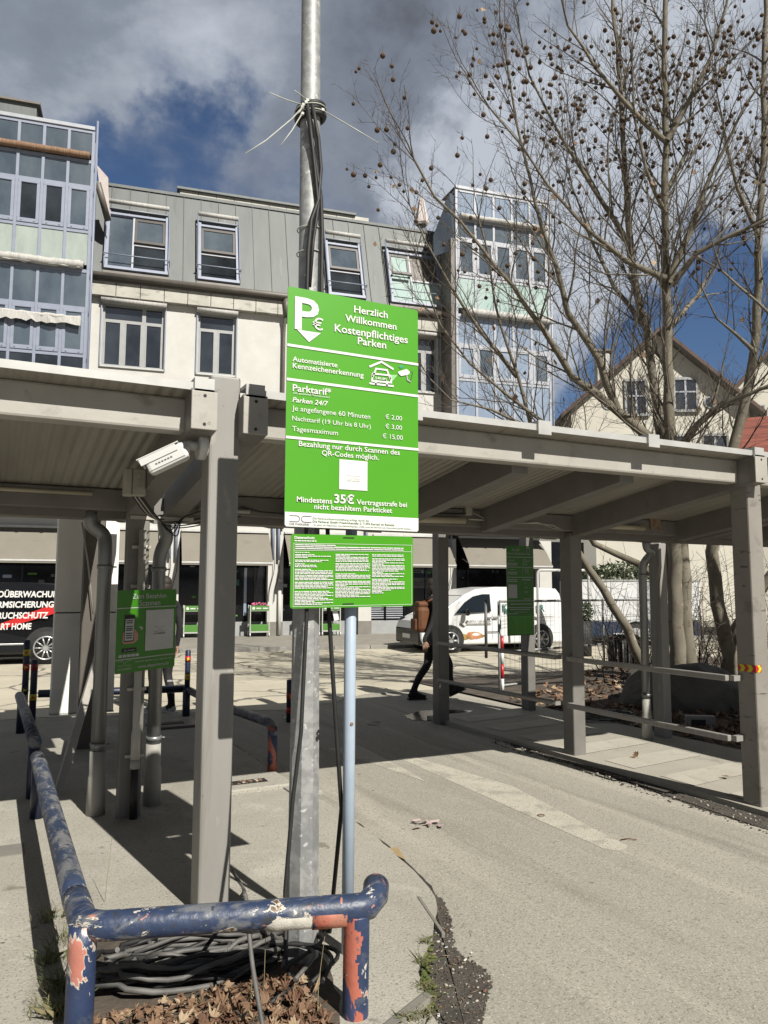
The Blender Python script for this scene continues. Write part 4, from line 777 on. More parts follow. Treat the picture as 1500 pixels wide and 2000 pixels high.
for i, (a, b, tilt, gl) in enumerate(((-5.35, -3.52, 0, 'glass_sky'), (-2.45, -1.22, 0, 'glass_dark'), (1.95, 3.15, 0, 'glass_sky'), (4.22, 6.15, 1, 'glass_mint'))):
    h0, h1 = 0.42, 2.45; m = MB(); f = .07
    slbox(m, a-.06, a+.04, h0-.1, h1+.15, .0, .16, 'frame_blue'); slbox(m, b-.04, b+.06, h0-.1, h1+.15, .0, .16, 'frame_blue')
    slbox(m, a+.041, b-.041, h0-.1, h0, 0, .16, 'frame_blue'); slbox(m, a+.041, b-.041, h1+.02, h1+.1, 0, .14, 'frame_blue'); slbox(m, a-.1, b+.1, h0-.3, h0-.102, 0, .08, 'gutter_dark'); slbox(m, a+.042, b-.042, h0+.01, h1+.01, .0, .02, 'gutter_dark')
    w = P('roof_window', mb=m); wide = b-a > 1.5
    m = MB(); xs_ = (a+.05, a+.05+(b-a)*.40, b-.05) if wide else (a+.05, b-.05)
    if wide: slbox(m, xs_[1]-.03, xs_[1]+.03, h0, h1, .02, .09, 'frame_white')
    slbox(m, (xs_[1]+.032) if wide else xs_[0], xs_[-1], h0+.93, h0+.99, .02, .09, 'frame_white'); P('frame_bar', w, m)
    m = MB(); gm = 'glass_dark' if i < 3 else 'glass_mint'
    if wide: slbox(m, xs_[0], xs_[1]-.032, h0+.005, h1, .021, .04, 'glass_sky' if i == 0 else 'glass_mint')
    slbox(m, (xs_[1]+.032) if wide else xs_[0], xs_[-1], h0+.005, h0+.925, .021, .04, gm); P('pane', w, m)
    m = MB(); sa, sb = ((xs_[1]+.035, xs_[2]) if wide and i == 0 else (xs_[0], xs_[1]-.035 if wide else xs_[1])); o = .10 if not tilt else .26
    slbox(m, sa, sb, h0+1.0, h0+1.09, o-.01, o+.07, 'sash_brown'); slbox(m, sa, sb, h1-.12, h1-.03, .03, .11, 'sash_brown'); slbox(m, sa, sa+.08, h0+1.091, h1-.121, .05, .12, 'sash_brown'); slbox(m, sb-.08, sb, h0+1.091, h1-.121, .05, .12, 'sash_brown')
    slbox(m, sa+.081, sb-.081, h0+1.092, h1-.122, .06, .085, 'glass_sky' if i != 3 else 'glass_mint'); P('open_sash', w, m)
    m = MB(); m.tube([sl(a-.05, h1+.42, .26), sl(b+.05, h1+.42, .26)], .075, 'awning_white', 10); m.tube([sl(a-.08, h1+.2, .2), sl(b+.08, h1+.2, .2)], .022, 'frame_white', 6)
    for x in (a-.07, b+.07): m.tube([sl(x, h1+.45, .25), sl(x, h0+.1, .22), sl(x, h0-.15, .05)], .022, 'frame_blue', 6)
    P('awning_roll', w, m)
    m = MB(); m.tube([sl(a-.12, h0+.33, .30), sl(b+.12, h0+.33, .30)], .018, 'frame_blue', 6)
    for x in (a-.1, b+.1): m.tube([sl(x, h0+.33, .30), sl(x, h0+.3, .02)], .016, 'frame_blue', 6)
    P('guard_rail', w, m)
m = MB()   # rainwater pipe on the wall
m.tube(bend([(0.40, -.30, 11.3), (0.38, -.28, 10.9), (0.36, -.10, 10.3), (0.36, -.10, 3.5)], .3), .06, 'gutter_dark', 10); m.tube([(0.40, -.3, 11.35), (0.39, -.28, 10.75)], [.13, .07], 'gutter_dark', 10)
P('downpipe', mb=m)
# glazed bays
def bay(x0, x1, yo, cols, rows, blue, glassm, root_name='glazed_bay', side=True):
    m = MB(); fm = 'frame_blue' if blue else 'frame_white'; zt0, zb0 = rows[0][1], rows[-1][0]
    w = (x1-x0)/cols
    for k in range(cols+1): x = x0+w*k; m.box(x-.04, x+.04, yo-.03, yo+.06, zb0, zt0, fm)
    for r_ in rows: m.box(x0-.03, x1+.03, yo-.02, yo+.05, r_[1]-.05, r_[1]+.05, fm)
    m.box(x0-.03, x1+.03, yo-.06, yo+.10, zt0+.051, zt0+.16, 'frame_white')
    for sx in ((x0, -1), (x1, 1)):
        n = max(2, int(-yo/.6)+1)
        for k in range(1, n+1): y = yo+(-yo)*k/n; m.box(sx[0]-.03, sx[0]+.03, y-.04, y+.04, zb0, zt0, fm)
        for r_ in rows: m.box(sx[0]-.028, sx[0]+.028, yo+.061, -.01, r_[1]-.04, r_[1]+.04, fm)
    m.tube([(x1+.10, yo-.05, zb0), (x1+.10, yo-.05, zt0+.35)], .035, fm, 6); m.tube([(x1+.06, yo+.5, zb0), (x1+.06, yo+.5, zt0-1.2)], .03, fm, 6)
    g = P(root_name, mb=m)
    for zb, zt1, kind, mat in rows:
        if kind == 'case':
            for k in range(cols):
                a, b = x0+w*k+.045, x0+w*(k+1)-.045; q = MB(); f = .085
                q.box(a, b, yo-.045, yo+.03, zb+.05, zb+.05+f+.04, fm, None, .008); q.box(a, b, yo-.045, yo+.03, zt1-.05-f, zt1-.05, fm, None, .008); q.box(a, a+f, yo-.045, yo+.03, zb+.05+f+.04, zt1-.05-f, fm); q.box(b-f, b, yo-.045, yo+.03, zb+.05+f+.04, zt1-.05-f, fm)
                q.box(a+f, b-f, yo-.01, yo+.0, zb+.05+f+.04, zt1-.05-f, mat if k % 3 != 1 else 'glass_sky')
                q.box(a+.1, a+.14, yo-.05, yo-.046, zb+.08, zb+.10, 'black_matte'); q.box(b-.14, b-.1, yo-.05, yo-.046, zb+.08, zb+.10, 'black_matte')
                P('window', g, q)
        else:
            q = MB(); q.box(x0+.041, x1-.041, yo+.005, yo+.02, zb+.05, zt1-.05, mat); P('glazing', g, q)
    q = MB()
    for sx in (x0+.005, x1-.015): q.box(sx, sx+.01, yo+.061, -.01, zb0, zt0, glassm)
    P('side_glazing', g, q)
    q = MB(); q.box(x0+.05, x1-.05, yo+.45, yo+.5, zb0, zt0-.1, 'glass_frosted' if blue else 'glass_blue'); 
    q.add([(x0-.02, yo-.02, zt0+.162), (x1+.02, yo-.02, zt0+.162), (x1+.02, .4, zt0+.30), (x0-.02, .4, zt0+.30)], [(0, 1, 2, 3)], 'zinc'); P('bay_roof', g, q)
    return g
def roll(g, x0, x1, y, z, r, mat, wav=0.0, seed=1, flap=0.0):
    rr = random.Random(seed); m = MB(); n = 40
    m.tube([(x0+(x1-x0)*i/n, y+rr.uniform(-wav, wav), z+rr.uniform(-wav, wav)) for i in range(n+1)], [r*(1+rr.uniform(-wav, wav)*4) for i in range(n+1)], mat, 10)
    if flap:
        vs = []
        for i in range(n+1): x = x0+(x1-x0)*i/n; vs += [(x, y-.06, z), (x, y-.06+rr.uniform(-.03, .03), z-flap*rr.uniform(.75, 1.15))]
        m.add(vs, [(2*i, 2*i+2, 2*i+3, 2*i+1) for i in range(n)], mat)
    P('awning_roll', g, m)
Lrows = [(14.60, 15.38, 'fix', 'glass_sky'), (13.62, 14.42, 'fix', 'glass_sky'), (12.22, 13.62, 'case', 'glass_dark'), (11.15, 12.22, 'fix', 'glass_frosted'), (9.85, 11.0, 'fix', 'glass_sky'), (8.42, 9.85, 'case', 'glass_sky'), (7.3, 8.42, 'fix', 'glass_dark'), (6.0, 7.3, 'fix', 'glass_dark'), (4.5, 6.0, 'case', 'glass_dark')]
gl = bay(-11.24, -5.77, -1.5, 8, Lrows, True, 'glass_sky')
roll(gl, -11.2, -5.85, -1.62, 14.56, .10, 'awning_brown', .006, 1); roll(gl, -11.2, -5.9, -1.64, 11.13, .12, 'awning_white', .02, 2, .1); roll(gl, -11.2, -5.9, -1.64, 9.50, .07, 'awning_white', .015, 3, .22)
m = MB(); m.box(-12, -7.40, -1.40, 2, 15.55, 15.98, 'zinc', None, .01); m.box(-12.1, -7.30, -1.5, 2.1, 15.98, 16.05, 'gutter_dark'); P('roof_box', mb=m)
Rrows = [(14.72, 15.80, 'fix', 'glass_blue'), (14.02, 14.72, 'fix', 'glass_sky'), (12.62, 14.02, 'case', 'glass_sky'), (11.42, 12.62, 'fix', 'glass_mint'), (10.15, 11.2, 'fix', 'glass_blue'), (8.9, 10.15, 'case', 'glass_blue'), (7.0, 8.9, 'fix', 'glass_blue'), (5.2, 7.0, 'fix', 'glass_blue'), (3.6, 5.2, 'case', 'glass_dark')]
gr2 = bay(6.30, 9.92, -1.0, 5, Rrows, False, 'glass_dark')
roll(gr2, 6.4, 9.85, -1.14, 14.80, .09, 'awning_white', .008, 5); roll(gr2, 6.5, 9.95, -1.16, 11.30, .13, 'awning_white', .012, 6)
m = MB(); m.add([(5.75, -.2, 13.6), (6.24, -.95, 13.6), (6.24, -.95, 15.6), (6.1, -.9, 15.7), (5.75, -.15, 14.4)], [(0, 1, 2, 3, 4)], 'glass_sky'); m.box(6.10, 6.25, -.98, 0.0, 3.5, 14.0, 'gutter_dark'); P('bay_flank', mb=m)
# ground floor: pillars, shop glass, sign strip, sloping awnings
for a, b in ((-3.46, -2.83), (-.02, .48), (3.05, 3.50), (6.25, 6.62), (9.9, 10.4), (-8.9, -8.3)): m = MB(); m.box(a, b, -.02, .5, .55, 3.395, 'stucco'); m.box(a-.01, b+.01, -.035, .5, .1, .55, 'plinth_grey'); P('pillar', mb=m)
m = MB(); m.box(-14, 12, .35, .42, .55, 3.395, 'glass_shop'); P('shop_glazing', mb=m)
m = MB(); m.box(-14, 12, .30, .5, .1, .55, 'frame_grey'); 
for x in (-7.4, -6.2, -4.7, -2.0, -1.2, -.4, 1.2, 2.2, 4.1, 4.8, 5.6, 7.2, 8.3, 9.3): m.box(x-.03, x+.03, .29, .349, .55, 3.39, 'black_gloss')
m.box(3.5, 6.25, .28, .34, 2.55, 2.62, 'frame_grey'); P('shop_frame', mb=m)
rr = random.Random(3)   # goods and lights seen inside the shops
for k in range(60): m = MB(); x = rr.uniform(-8, 9.5); z = rr.uniform(.7, 2.4); m.box(x, x+rr.uniform(.05, .3), .338, .344, z, z+rr.uniform(.03, .14), rr.choice(['glass_sky', 'frame_grey', 'decal_grey', 'grey_wall', 'cart_green', 'bar_white' if k % 6 == 0 else 'sash_brown'])); P('shop_goods', mb=m)
m = MB(); m.box(-1.95, -.9, .335, .342, 1.72, 1.92, 'decal_green'); m.box(-.75, -.66, .30, .346, .75, 2.3, 'glass_blue')
for k in range(9): m.box(3.56, 4.75, .338, .344, .62+k*.075, .655+k*.075, 'frame_white')
for k in range(7): m.box(4.9, 6.2, .338, .344, 2.2+k*.06, 2.215+k*.06, 'frame_grey')
P('shop_display', mb=m)
Fs = Frame((4.95, .334, 1.72), (1, 0, 0), (0, 0, 1)); m = MB(); m.box(4.92, 6.2, .336, .345, 1.66, 2.02, 'decal_grey'); text(m, Fs, 'BestSp', .03, .03, w=.85, mat='black_gloss'); P('shop_lettering', mb=m)
def awning(x0, x1):
    m = MB(); n = 8; vs = []
    for i in range(n+1):
        x = x0+(x1-x0)*i/n; vs += [(x, -.03, 3.42), (x, -.55, 2.95), (x, -.98, 2.46), (x, -.985, 2.36)]
    fs = [(4*i+j, 4*i+4+j, 4*i+5+j, 4*i+1+j) for i in range(n) for j in range(3)]; m.add(vs, fs, 'awning_beige')
    m.add([(x, y, z-.015) for x, y, z in vs], [f[::-1] for f in fs], 'awning_beige')
    a = P('shop_awning', mb=m); q = MB(); q.box(x0, x1, -1.0, -.95, 2.40, 2.45, 'bar_white'); P('front_bar', a, q)
    q = MB(); q.box(x0, x1, -.12, -.002, 3.43, 3.5, 'bar_white'); 
    for x in (x0+.15, x1-.15): q.tube([(x, -.05, 2.7), (x, -.96, 2.43)], .025, 'bar_white', 6)
    P('awning_arm', a, q)
for a, b in ((-8.3, -3.50), (-2.80, -.02), (.50, 3.05), (3.55, 6.22), (6.70, 9.9)): awning(a, b)
for x in (-3.15, -2.95, .12, .30, 3.3, 6.4): 
    m = MB(); m.tube([(x, -.12, 4.2), (x, -.12, 2.55)], .045, 'frame_blue', 8); m.tube(bend([(x+.03, -.12, 2.9), (x+.05, -.14, 2.2), (x-.1, -.1, 1.6), (x-.12, -.09, 1.2)], .2), .012, 'black_rubber', 5); P('facade_pipe', mb=m)
m = MB(); m.tube([(.36, -.1, 1.85), (.36, -.1, .12)], .06, 'stucco', 10); m.tube([(.36, -.1, 1.85), (.36, -.1, 1.98)], [.075, .05], 'stucco', 10); P('facade_pipe', mb=m)
# folded parasols on the roof
def parasol(name, loc, h, label, gp, base=0.0):
    o = thing(name, loc, label, 'parasol', 0, gp); m = MB(); m.tube([(0, 0, 0), (0, 0, h)], .03, 'frame_grey', 8); m.build('pole', o, True)
    m = MB(); rr = random.Random(int(h*100)); n = 12; rings = ((h-.02, .03), (h-.25, .10), (h*.62, .17), (h*.35, .26), (h*.30, .2))
    vs = [((r_*(1+.25*(j % 2)-.1))*math.cos(2*math.pi*j/n), (r_*(1+.25*(j % 2)-.1))*math.sin(2*math.pi*j/n), z) for z, r_ in rings for j in range(n)]
    m.add(vs, [(i*n+j, (i+1)*n+j, (i+1)*n+(j+1) % n, i*n+(j+1) % n) for i in range(len(rings)-1) for j in range(n)] + [list(range(n))], 'parasol_cloth'); m.build('folded_canopy', o, True)
    return o
pg = 'folded pale parasols'
parasol('parasol', fac(5.95, -1.6, 15.1), 1.75, 'folded pale parasol standing on the flat roof beside the right glazed bay', pg)
ra = thing('rolled_awning', fac(-5.38, .25, 13.2), 'dark awning roller with pink cloth leaning against the left glazed bay', 'awning')
m = MB(); m.tube([fac(-5.66, .75, 14.2), fac(-5.34, .22, 13.25)], .10, 'gutter_dark', 12); m.build('roller', ra)
m = MB(); rr = random.Random(2); pts = [(-5.70, .80, 14.75), (-5.38, .5, 14.55), (-5.42, .35, 14.25), (-5.30, .25, 13.45), (-5.36, .35, 13.35), (-5.60, .6, 14.1)]
m.add([fac(*p) for p in pts] + [fac(p[0]+.03, p[1]-.14, p[2]) for p in pts], [list(range(6)), list(range(6, 12))[::-1]] + [(i, 6+i, 6+(i+1) % 6, (i+1) % 6) for i in range(6)], 'parasol_cloth'); m.build('cloth', ra)
# ================================================================== HOUSES ON THE RIGHT
hr = R(-30); hd = 41.0
hp = atD(1300, 1152, hd); hp.z = 0
hs = thing('gabled_house', hp, 'cream house with a steep dark tiled gable roof behind the bare tree', 'house', hr)
hw = 4.75; ez, pz, dp_ = 11.4, 15.6, 9.0
m = MB(); holes = [(-1.75, -.75, 11.5-.35, 12.95), (.85, 1.95, 11.35, 13.0), (-2.9, -1.5, 8.2, 9.9), (.2, 1.4, 8.2, 9.9), (2.3, 3.5, 8.2, 9.9)]
wall_holes(m, -hw, hw, 0, ez, [h for h in holes if h[3] < ez], 'cream_wall')
up = [h for h in holes if h[3] > ez]
m.add([(-hw, 0, ez), (hw, 0, ez), (0, 0, pz)], [(0, 1, 2)], 'cream_wall'); m.add([(-hw, 0, 0), (-hw, dp_, 0), (-hw, dp_, ez), (-hw, 0, ez)], [(3, 2, 1, 0)], 'cream_wall'); m.add([(hw, 0, 0), (hw, dp_, 0), (hw, dp_, ez), (hw, 0, ez)], [(0, 1, 2, 3)], 'cream_wall')
m.build('wall', hs, True)
for a, b, c, d in holes:
    y = .06 if d < ez else -.05; q = MB(); q.box(a-.12, b+.12, y-.08, y-.002, d, d+.14, 'frame_grey'); q.box(a-.12, a, y-.06, y, c, d, 'frame_grey'); q.box(b, b+.12, y-.06, y, c, d, 'frame_grey'); q.box(a-.2, b+.2, y-.12, y, c-.14, c-.003, 'frame_grey'); q.box((a+b)/2-.05, (a+b)/2+.05, y-.04, y, c, d, 'frame_white'); q.box(a, b, y-.04, y, c+.95, c+1.03, 'frame_white')
    w = q.build('window', hs, True); q = MB(); q.box(a, b, y+.003, y+.03, c, d, 'glass_dark'); q.build('pane', w, True)
for x in (-2.75, 2.7): q = MB(); q.tube([(x, -.003, 11.75), (x, -.05, 11.75)], .34, 'frame_grey', 20); q.tube([(x, -.051, 11.75), (x, -.055, 11.75)], .26, 'glass_dark', 20); q.build('round_window', hs, True)
m = MB(); t = .22
for s in (-1, 1):
    ex, eh = s*(hw+.65), ez-.65*(pz-ez)/hw
    m.add([(0, -.7, pz+.25), (ex, -.7, eh+.25), (ex, dp_, eh+.25), (0, dp_, pz+.25)], [(0, 1, 2, 3)] if s > 0 else [(3, 2, 1, 0)], 'roof_tile')
    m.add([(0, -.7, pz+.02), (ex, -.7, eh+.02), (ex, dp_, eh+.02), (0, dp_, pz+.02)], [(3, 2, 1, 0)] if s > 0 else [(0, 1, 2, 3)], 'roof_soffit')
    m.add([(0, -.7, pz+.25), (ex, -.7, eh+.25), (ex, -.7, eh+.02), (0, -.7, pz+.02)], [(0, 1, 2, 3)], 'roof_tile'); m.add([(ex, -.7, eh+.25), (ex, dp_, eh+.25), (ex, dp_, eh+.02), (ex, -.7, eh+.02)], [(0, 1, 2, 3)], 'roof_tile')
rf = m.build('roof', hs, True)
q = MB(); q.box(-2.6, -1.8, 3.0, 3.9, 12.5, 15.6, 'stucco'); q.box(-2.7, -1.7, 2.9, 4.0, 15.6, 15.75, 'gutter_dark'); q.build('chimney', rf, True)
p = atD(1530, 1152, 52); p.z = 0
h2 = thing('gabled_house', p, 'pale house with a red roof edge at the far right behind the tree', 'house', R(-38))
m = MB(); m.add([(-3.6, 0, 0), (3.6, 0, 0), (3.6, 0, 14.5), (0, 0, 18.3), (-3.6, 0, 14.5)], [(0, 1, 2, 3, 4)], 'cream_wall'); m.add([(-3.6, 0, 0), (-3.6, 8, 0), (-3.6, 8, 14.5), (-3.6, 0, 14.5)], [(3, 2, 1, 0)], 'cream_wall'); m.build('wall', h2, True)
m = MB(); m.box(-1.9, -.6, -.05, .02, 12.9, 14.4, 'frame_grey'); m.box(-1.8, -.7, -.06, -.051, 13.0, 14.3, 'glass_dark'); m.build('window', h2, True)
m = MB()
for s in (-1, 1): m.add([(0, -.6, 18.5), (s*4.3, -.6, 13.9), (s*4.3, 8, 13.9), (0, 8, 18.5)], [(0, 1, 2, 3)], 'roof_tile'); m.add([(0, -.6, 18.5), (s*4.3, -.6, 13.9), (s*4.3, -.6, 13.65), (0, -.6, 18.2)], [(0, 1, 2, 3)], 'roof_tile')
m.build('roof', h2, True)
p = atD(1463, 1152, 25); p.z = 0
h3 = thing('tiled_shed', p, 'low outbuilding with bright red tiled roof at the right edge', 'outbuilding', R(-50))
m = MB(); m.box(0, 6, 0, 5, 0, 4.9, 'cream_wall'); m.build('wall', h3, True)
m = MB(); m.add([(-.1, -.4, 5.0), (6.2, -.4, 5.0), (6.2, 3, 7.9), (-.1, 3, 7.9)], [(0, 1, 2, 3)], 'red_tile'); m.add([(-.1, -.4, 5.0), (-.1, 3, 7.9), (-.1, 3, 5.0)], [(0, 1, 2)], 'grey_wall')
m.add([(-.1, 6.4, 5.0), (6.2, 6.4, 5.0), (6.2, 3, 7.9), (-.1, 3, 7.9)], [(0, 1, 2, 3)], 'red_tile'); m.build('roof', h3, True)
# ================================================================== VANS
def van(name, loc, rz, label, prof, wz, hw, body, wheels, wr, glass, side_glass, windscreen, L):
    o = thing(name, loc, label, 'van', rz)
    belt = 0.98
    def hwz(z): return hw if z <= belt else hw-(z-belt)*0.16
    m = MB(); n = len(prof); ys = []
    vs = [(x, -hwz(z), z) for x, z in prof] + [(x, hwz(z), z) for x, z in prof]
    bm = bmesh.new(); bv = [bm.verts.new(v) for v in vs]
    bm.faces.new(bv[:n]); bm.faces.new(bv[n:][::-1])
    for i in range(n): bm.faces.new((bv[i], bv[n+i], bv[n+(i+1) % n], bv[(i+1) % n]))
    ed = [e for e in bm.edges if (e.verts[0].co.y < 0) == (e.verts[1].co.y < 0)]
    bmesh.ops.bevel(bm, geom=ed, offset=0.06, segments=3, affect='EDGES', profile=0.5)
    bmesh.ops.triangulate(bm, faces=[f for f in bm.faces if len(f.verts) > 4])
    bmesh.ops.recalc_face_normals(bm, faces=list(bm.faces)); bm.verts.index_update()
    m.add([v.co.copy() for v in bm.verts], [[v.index for v in f.verts] for f in bm.faces], body); bm.free()
    b = m.build('body', o, True)
    def side(pts, mat, off, q): q.add([(x, -hwz(z)-off, z) for x, z in pts], [list(range(len(pts)))], mat)
    for nm, pts in side_glass: q = MB(); side(pts, glass, .012, q); q.build(nm, o, True)
    if windscreen:
        (xa, za), (xb, zb) = windscreen; q = MB(); ya, yb = hwz(za)-.08, hwz(zb)-.1; nx, nz = -(zb-za), (xb-xa); l = math.hypot(nx, nz); nx, nz = nx/l*.012, nz/l*.012
        q.add([(xa+nx, -ya, za+nz), (xb+nx, -yb, zb+nz), (xb+nx, yb, zb+nz), (xa+nx, ya, za+nz)], [(0, 1, 2, 3)], glass); q.build('windscreen', o, True)
    for x in wheels:
        for s in (-1, 1):
            q = MB(); y0 = s*(hw+.008)
            q.tube([(x, y0, wr+.02), (x, s*(hw-.3), wr+.02)], wr+.07, 'black_matte', 28); q.build('wheel_arch', o, True)
            q = MB(); q.tube([(x, s*(hw+.012), wr), (x, s*(hw+.02), wr), (x, s*(hw-.18), wr)], [wr-.02, wr, wr], 'tyre', 28); w = q.build('wheel', o, True)
            q = MB(); q.tube([(x, s*(hw+.021), wr), (x, s*(hw+.024), wr)], wr*.70, 'black_gloss', 24); q.tube([(x+wr*.68*math.cos(t*.2618), s*(hw+.028), wr+wr*.68*math.sin(t*.2618)) for t in range(25)], .018, 'alloy', 6)
            for k in range(10 if wr > .33 else 6):
                a = 2*math.pi*k/(10 if wr > .33 else 6); q.tube([(x+.05*math.cos(a), s*(hw+.034), wr+.05*math.sin(a)), (x+wr*.66*math.cos(a), s*(hw+.028), wr+wr*.66*math.sin(a))], .017 if wr > .33 else .034, 'alloy', 6)
            q.tube([(x, s*(hw+.02), wr), (x, s*(hw+.045), wr)], .06, 'alloy', 12); q.build('rim', w, True)
    return o, side, hwz
d = FU; vw = G(880, 1276); vz = R(-6.2)
prof = [(0.10, .20), (0.02, .36), (0.0, .60), (.08, .80), (.34, .93), (.72, 1.04), (1.25, 1.47), (1.62, 1.62), (2.2, 1.68), (3.3, 1.68), (4.05, 1.64), (4.16, 1.50), (4.24, .95), (4.24, .36), (4.16, .20)]
lo = Vector((vw.x, vw.y, 0)) - Vector((math.cos(vz), math.sin(vz), 0))*0.83 + Vector((-math.sin(vz), math.cos(vz), 0))*0.86
wv, side, hwz = van('delivery_van', lo, vz, 'white delivery van with food pictures and green lettering parked by the shops', prof, 0, .86, 'van_white', (.83, 3.48), .31, 'van_glass',
   [('side_window', [(.95, .99), (1.70, 1.03), (2.0, 1.04), (2.0, 1.49), (1.78, 1.49), (1.50, 1.43), (1.25, 1.28)])], ((.76, 1.05), (1.25, 1.455)), 4.24)
q = MB(); q.box(-.02, .6, -.80, .80, .22, .62, 'van_black', None, .04); q.build('bumper', wv, True)
q = MB(); Fp = Frame((.03, -.30, .36), (.0, -1, 0), (0, 0, 1)); q.box(-.035, -.022, -.26, .26, .36, .47, 'sign_white'); q.build('number_plate', wv, True)
for s in (-1, 1): q = MB(); q.ball((.16, s*.70, .80), .13, 'van_glass', 10, 8, (.7, .9, .75)); q.build('headlight', wv, True)
for s in (-1, 1): q = MB(); q.ball((1.25, s*1.0, 1.03), .12, 'black_gloss', 10, 8, (.6, 1.0, .75)); q.tube([(1.28, s*.86, 1.0), (1.25, s*1.0, 1.0)], .025, 'black_gloss', 6); q.build('wing_mirror', wv, True)
q = MB()
for x in (1.92, 2.12): q.box(x-.08, x+.08, -.885, -.862, .86, .89, 'black_gloss', None, .006)
q.build('door_handle', wv, True)
q = MB(); q.box(1.02, 1.026, -.8625, -.8605, .3, .98, 'decal_grey'); q.box(2.04, 2.046, -.8625, -.8605, .3, .98, 'decal_grey'); q.box(2.05, 3.9, -.8625, -.8605, .945, .952, 'frame_grey'); q.build('door_seam', wv, True)
Fv = Frame((0, -.863, 0), (1, 0, 0), (0, 0, 1)); q = MB()
text(q, Fv, '0711 / 32 95 66', 1.37, .77, w=.62, mat='decal_grey', off=.003, bold=.01); q.box(1.27, 1.34, -.866, -.8635, .77, .82, 'decal_grey')
bars(q, Fv, 1.27, 2.0, .735, 1, .03, .024, 'decal_grey', random.Random(4), .003)
text(q, Fv, 'K', 2.40, 0.98-.0, w=.13, mat='decal_green', off=-.02, bold=.03); 
q.build('lettering', wv, True)
q = MB(); Fw = Frame((0, -hwz(1.0)-.004, .99), (1, 0, 0), (0, .16, 1)); text(q, Fw, 'K', 2.36, .06, w=.15, h=.19, mat='decal_green', off=.0, bold=.03); text(q, Fw, 'ER', 3.38, .04, w=.24, h=.19, mat='decal_green', off=.0, bold=.03); 
for k in range(3): stroke(q, Fv, [(2.3, .62+k*.09), (2.55, .65+k*.09), (2.75, .64+k*.09)], .008, 'decal_grey', .003); stroke(q, Fv, [(3.35, .66+k*.1), (3.6, .70+k*.1), (3.9, .69+k*.1)], .008, 'decal_grey' if k else 'icon_cyan', .003)
q.build('lettering', wv, True)
q = MB(); rr = random.Random(8)
def splat(cx, cz, rx, rz, mat, n=14, off=.003, j=.3): poly(q, Fv, [(cx+rx*math.cos(2*math.pi*i/n)*(1+rr.uniform(-j, j)), cz+rz*math.sin(2*math.pi*i/n)*(1+rr.uniform(-j, j))) for i in range(n)], mat, off)
splat(1.50, .44, .30, .09, 'decal_orange', 16); splat(1.22, .40, .12, .07, 'decal_ochre', 10, .0034); splat(1.55, .46, .12, .04, 'sign_white', 8, .0036); splat(1.72, .42, .1, .04, 'decal_ochre', 8, .0037)
splat(.62, .86, .16, .05, 'decal_ochre', 12, .0032, .15); splat(.60, .86, .09, .02, 'sash_brown', 9, .0036); poly(q, Fv, [(1.08, .86), (1.12, .76), (1.26, .66), (1.2, .66), (1.10, .72)], 'sash_brown', .003)
q.build('food_picture', wv, True)
bw = G(88, 1298); bz = R(-5)
prof = [(.05, .22), (0, .5), (.1, .9), (.5, 1.05), (1.0, 1.12), (1.6, 1.60), (2.1, 1.72), (3.4, 1.74), (4.75, 1.70), (4.90, 1.55), (5.0, 1.0), (5.0, .4), (4.9, .22)]
lo = Vector((bw.x, bw.y, 0)) - Vector((math.cos(bz), math.sin(bz), 0))*3.98 + Vector((-math.sin(bz), math.cos(bz), 0))*0.95
bv_, side, hwz = van('delivery_van', lo, bz, 'black van with white security advertising and a red stripe, cut by the left edge', prof, 0, .95, 'van_black', (.95, 3.98), .35, 'van_glass',
   [('side_window', [(1.25, 1.1), (2.2, 1.12), (2.2, 1.56), (1.68, 1.54)])], ((1.05, 1.15), (1.58, 1.57)), 5.0)
Fb = Frame((0, -.954, 0), (1, 0, 0), (0, 0, 1)); q = MB(); poly(q, Fb, [(1.6, .55), (2.4, .60), (4.45, 1.42), (4.9, 1.50), (4.9, 1.36), (4.45, 1.18), (3.0, .72), (2.4, .50)], 'decal_red', .004); q.build('red_stripe', bv_, True)
q = MB()
Fb2 = Frame((0, -.955, 0), (1, 0, 0), (0, 0.0, 1))
def lx(px): return 3.98+(px-88)/1507*16.4*1.01
kx = 16.4*1.01/1507
for body, x1, y0, wpx in (('VIDEOÜBERWACHUNG', 117, 1168, 147), ('ALARMSICHERUNG', 99, 1188, 127), ('EINBRUCHSCHUTZ', 90, 1209, 117), ('SMART HOME', 61, 1230, 77)):
    text(q, Fb2, body, lx(x1-wpx), 1.6-(y0-1152)/1507*16.4, w=wpx*kx, h=12/1507*16.4, mat='sign_white', off=.008, bold=.03, shear=.08)
q.build('lettering', bv_, True)
q = MB(); q.box(1.3, 3.55, -.965, -.94, .42, .46, 'alloy', None, .01); q.build('side_trim', bv_, True)
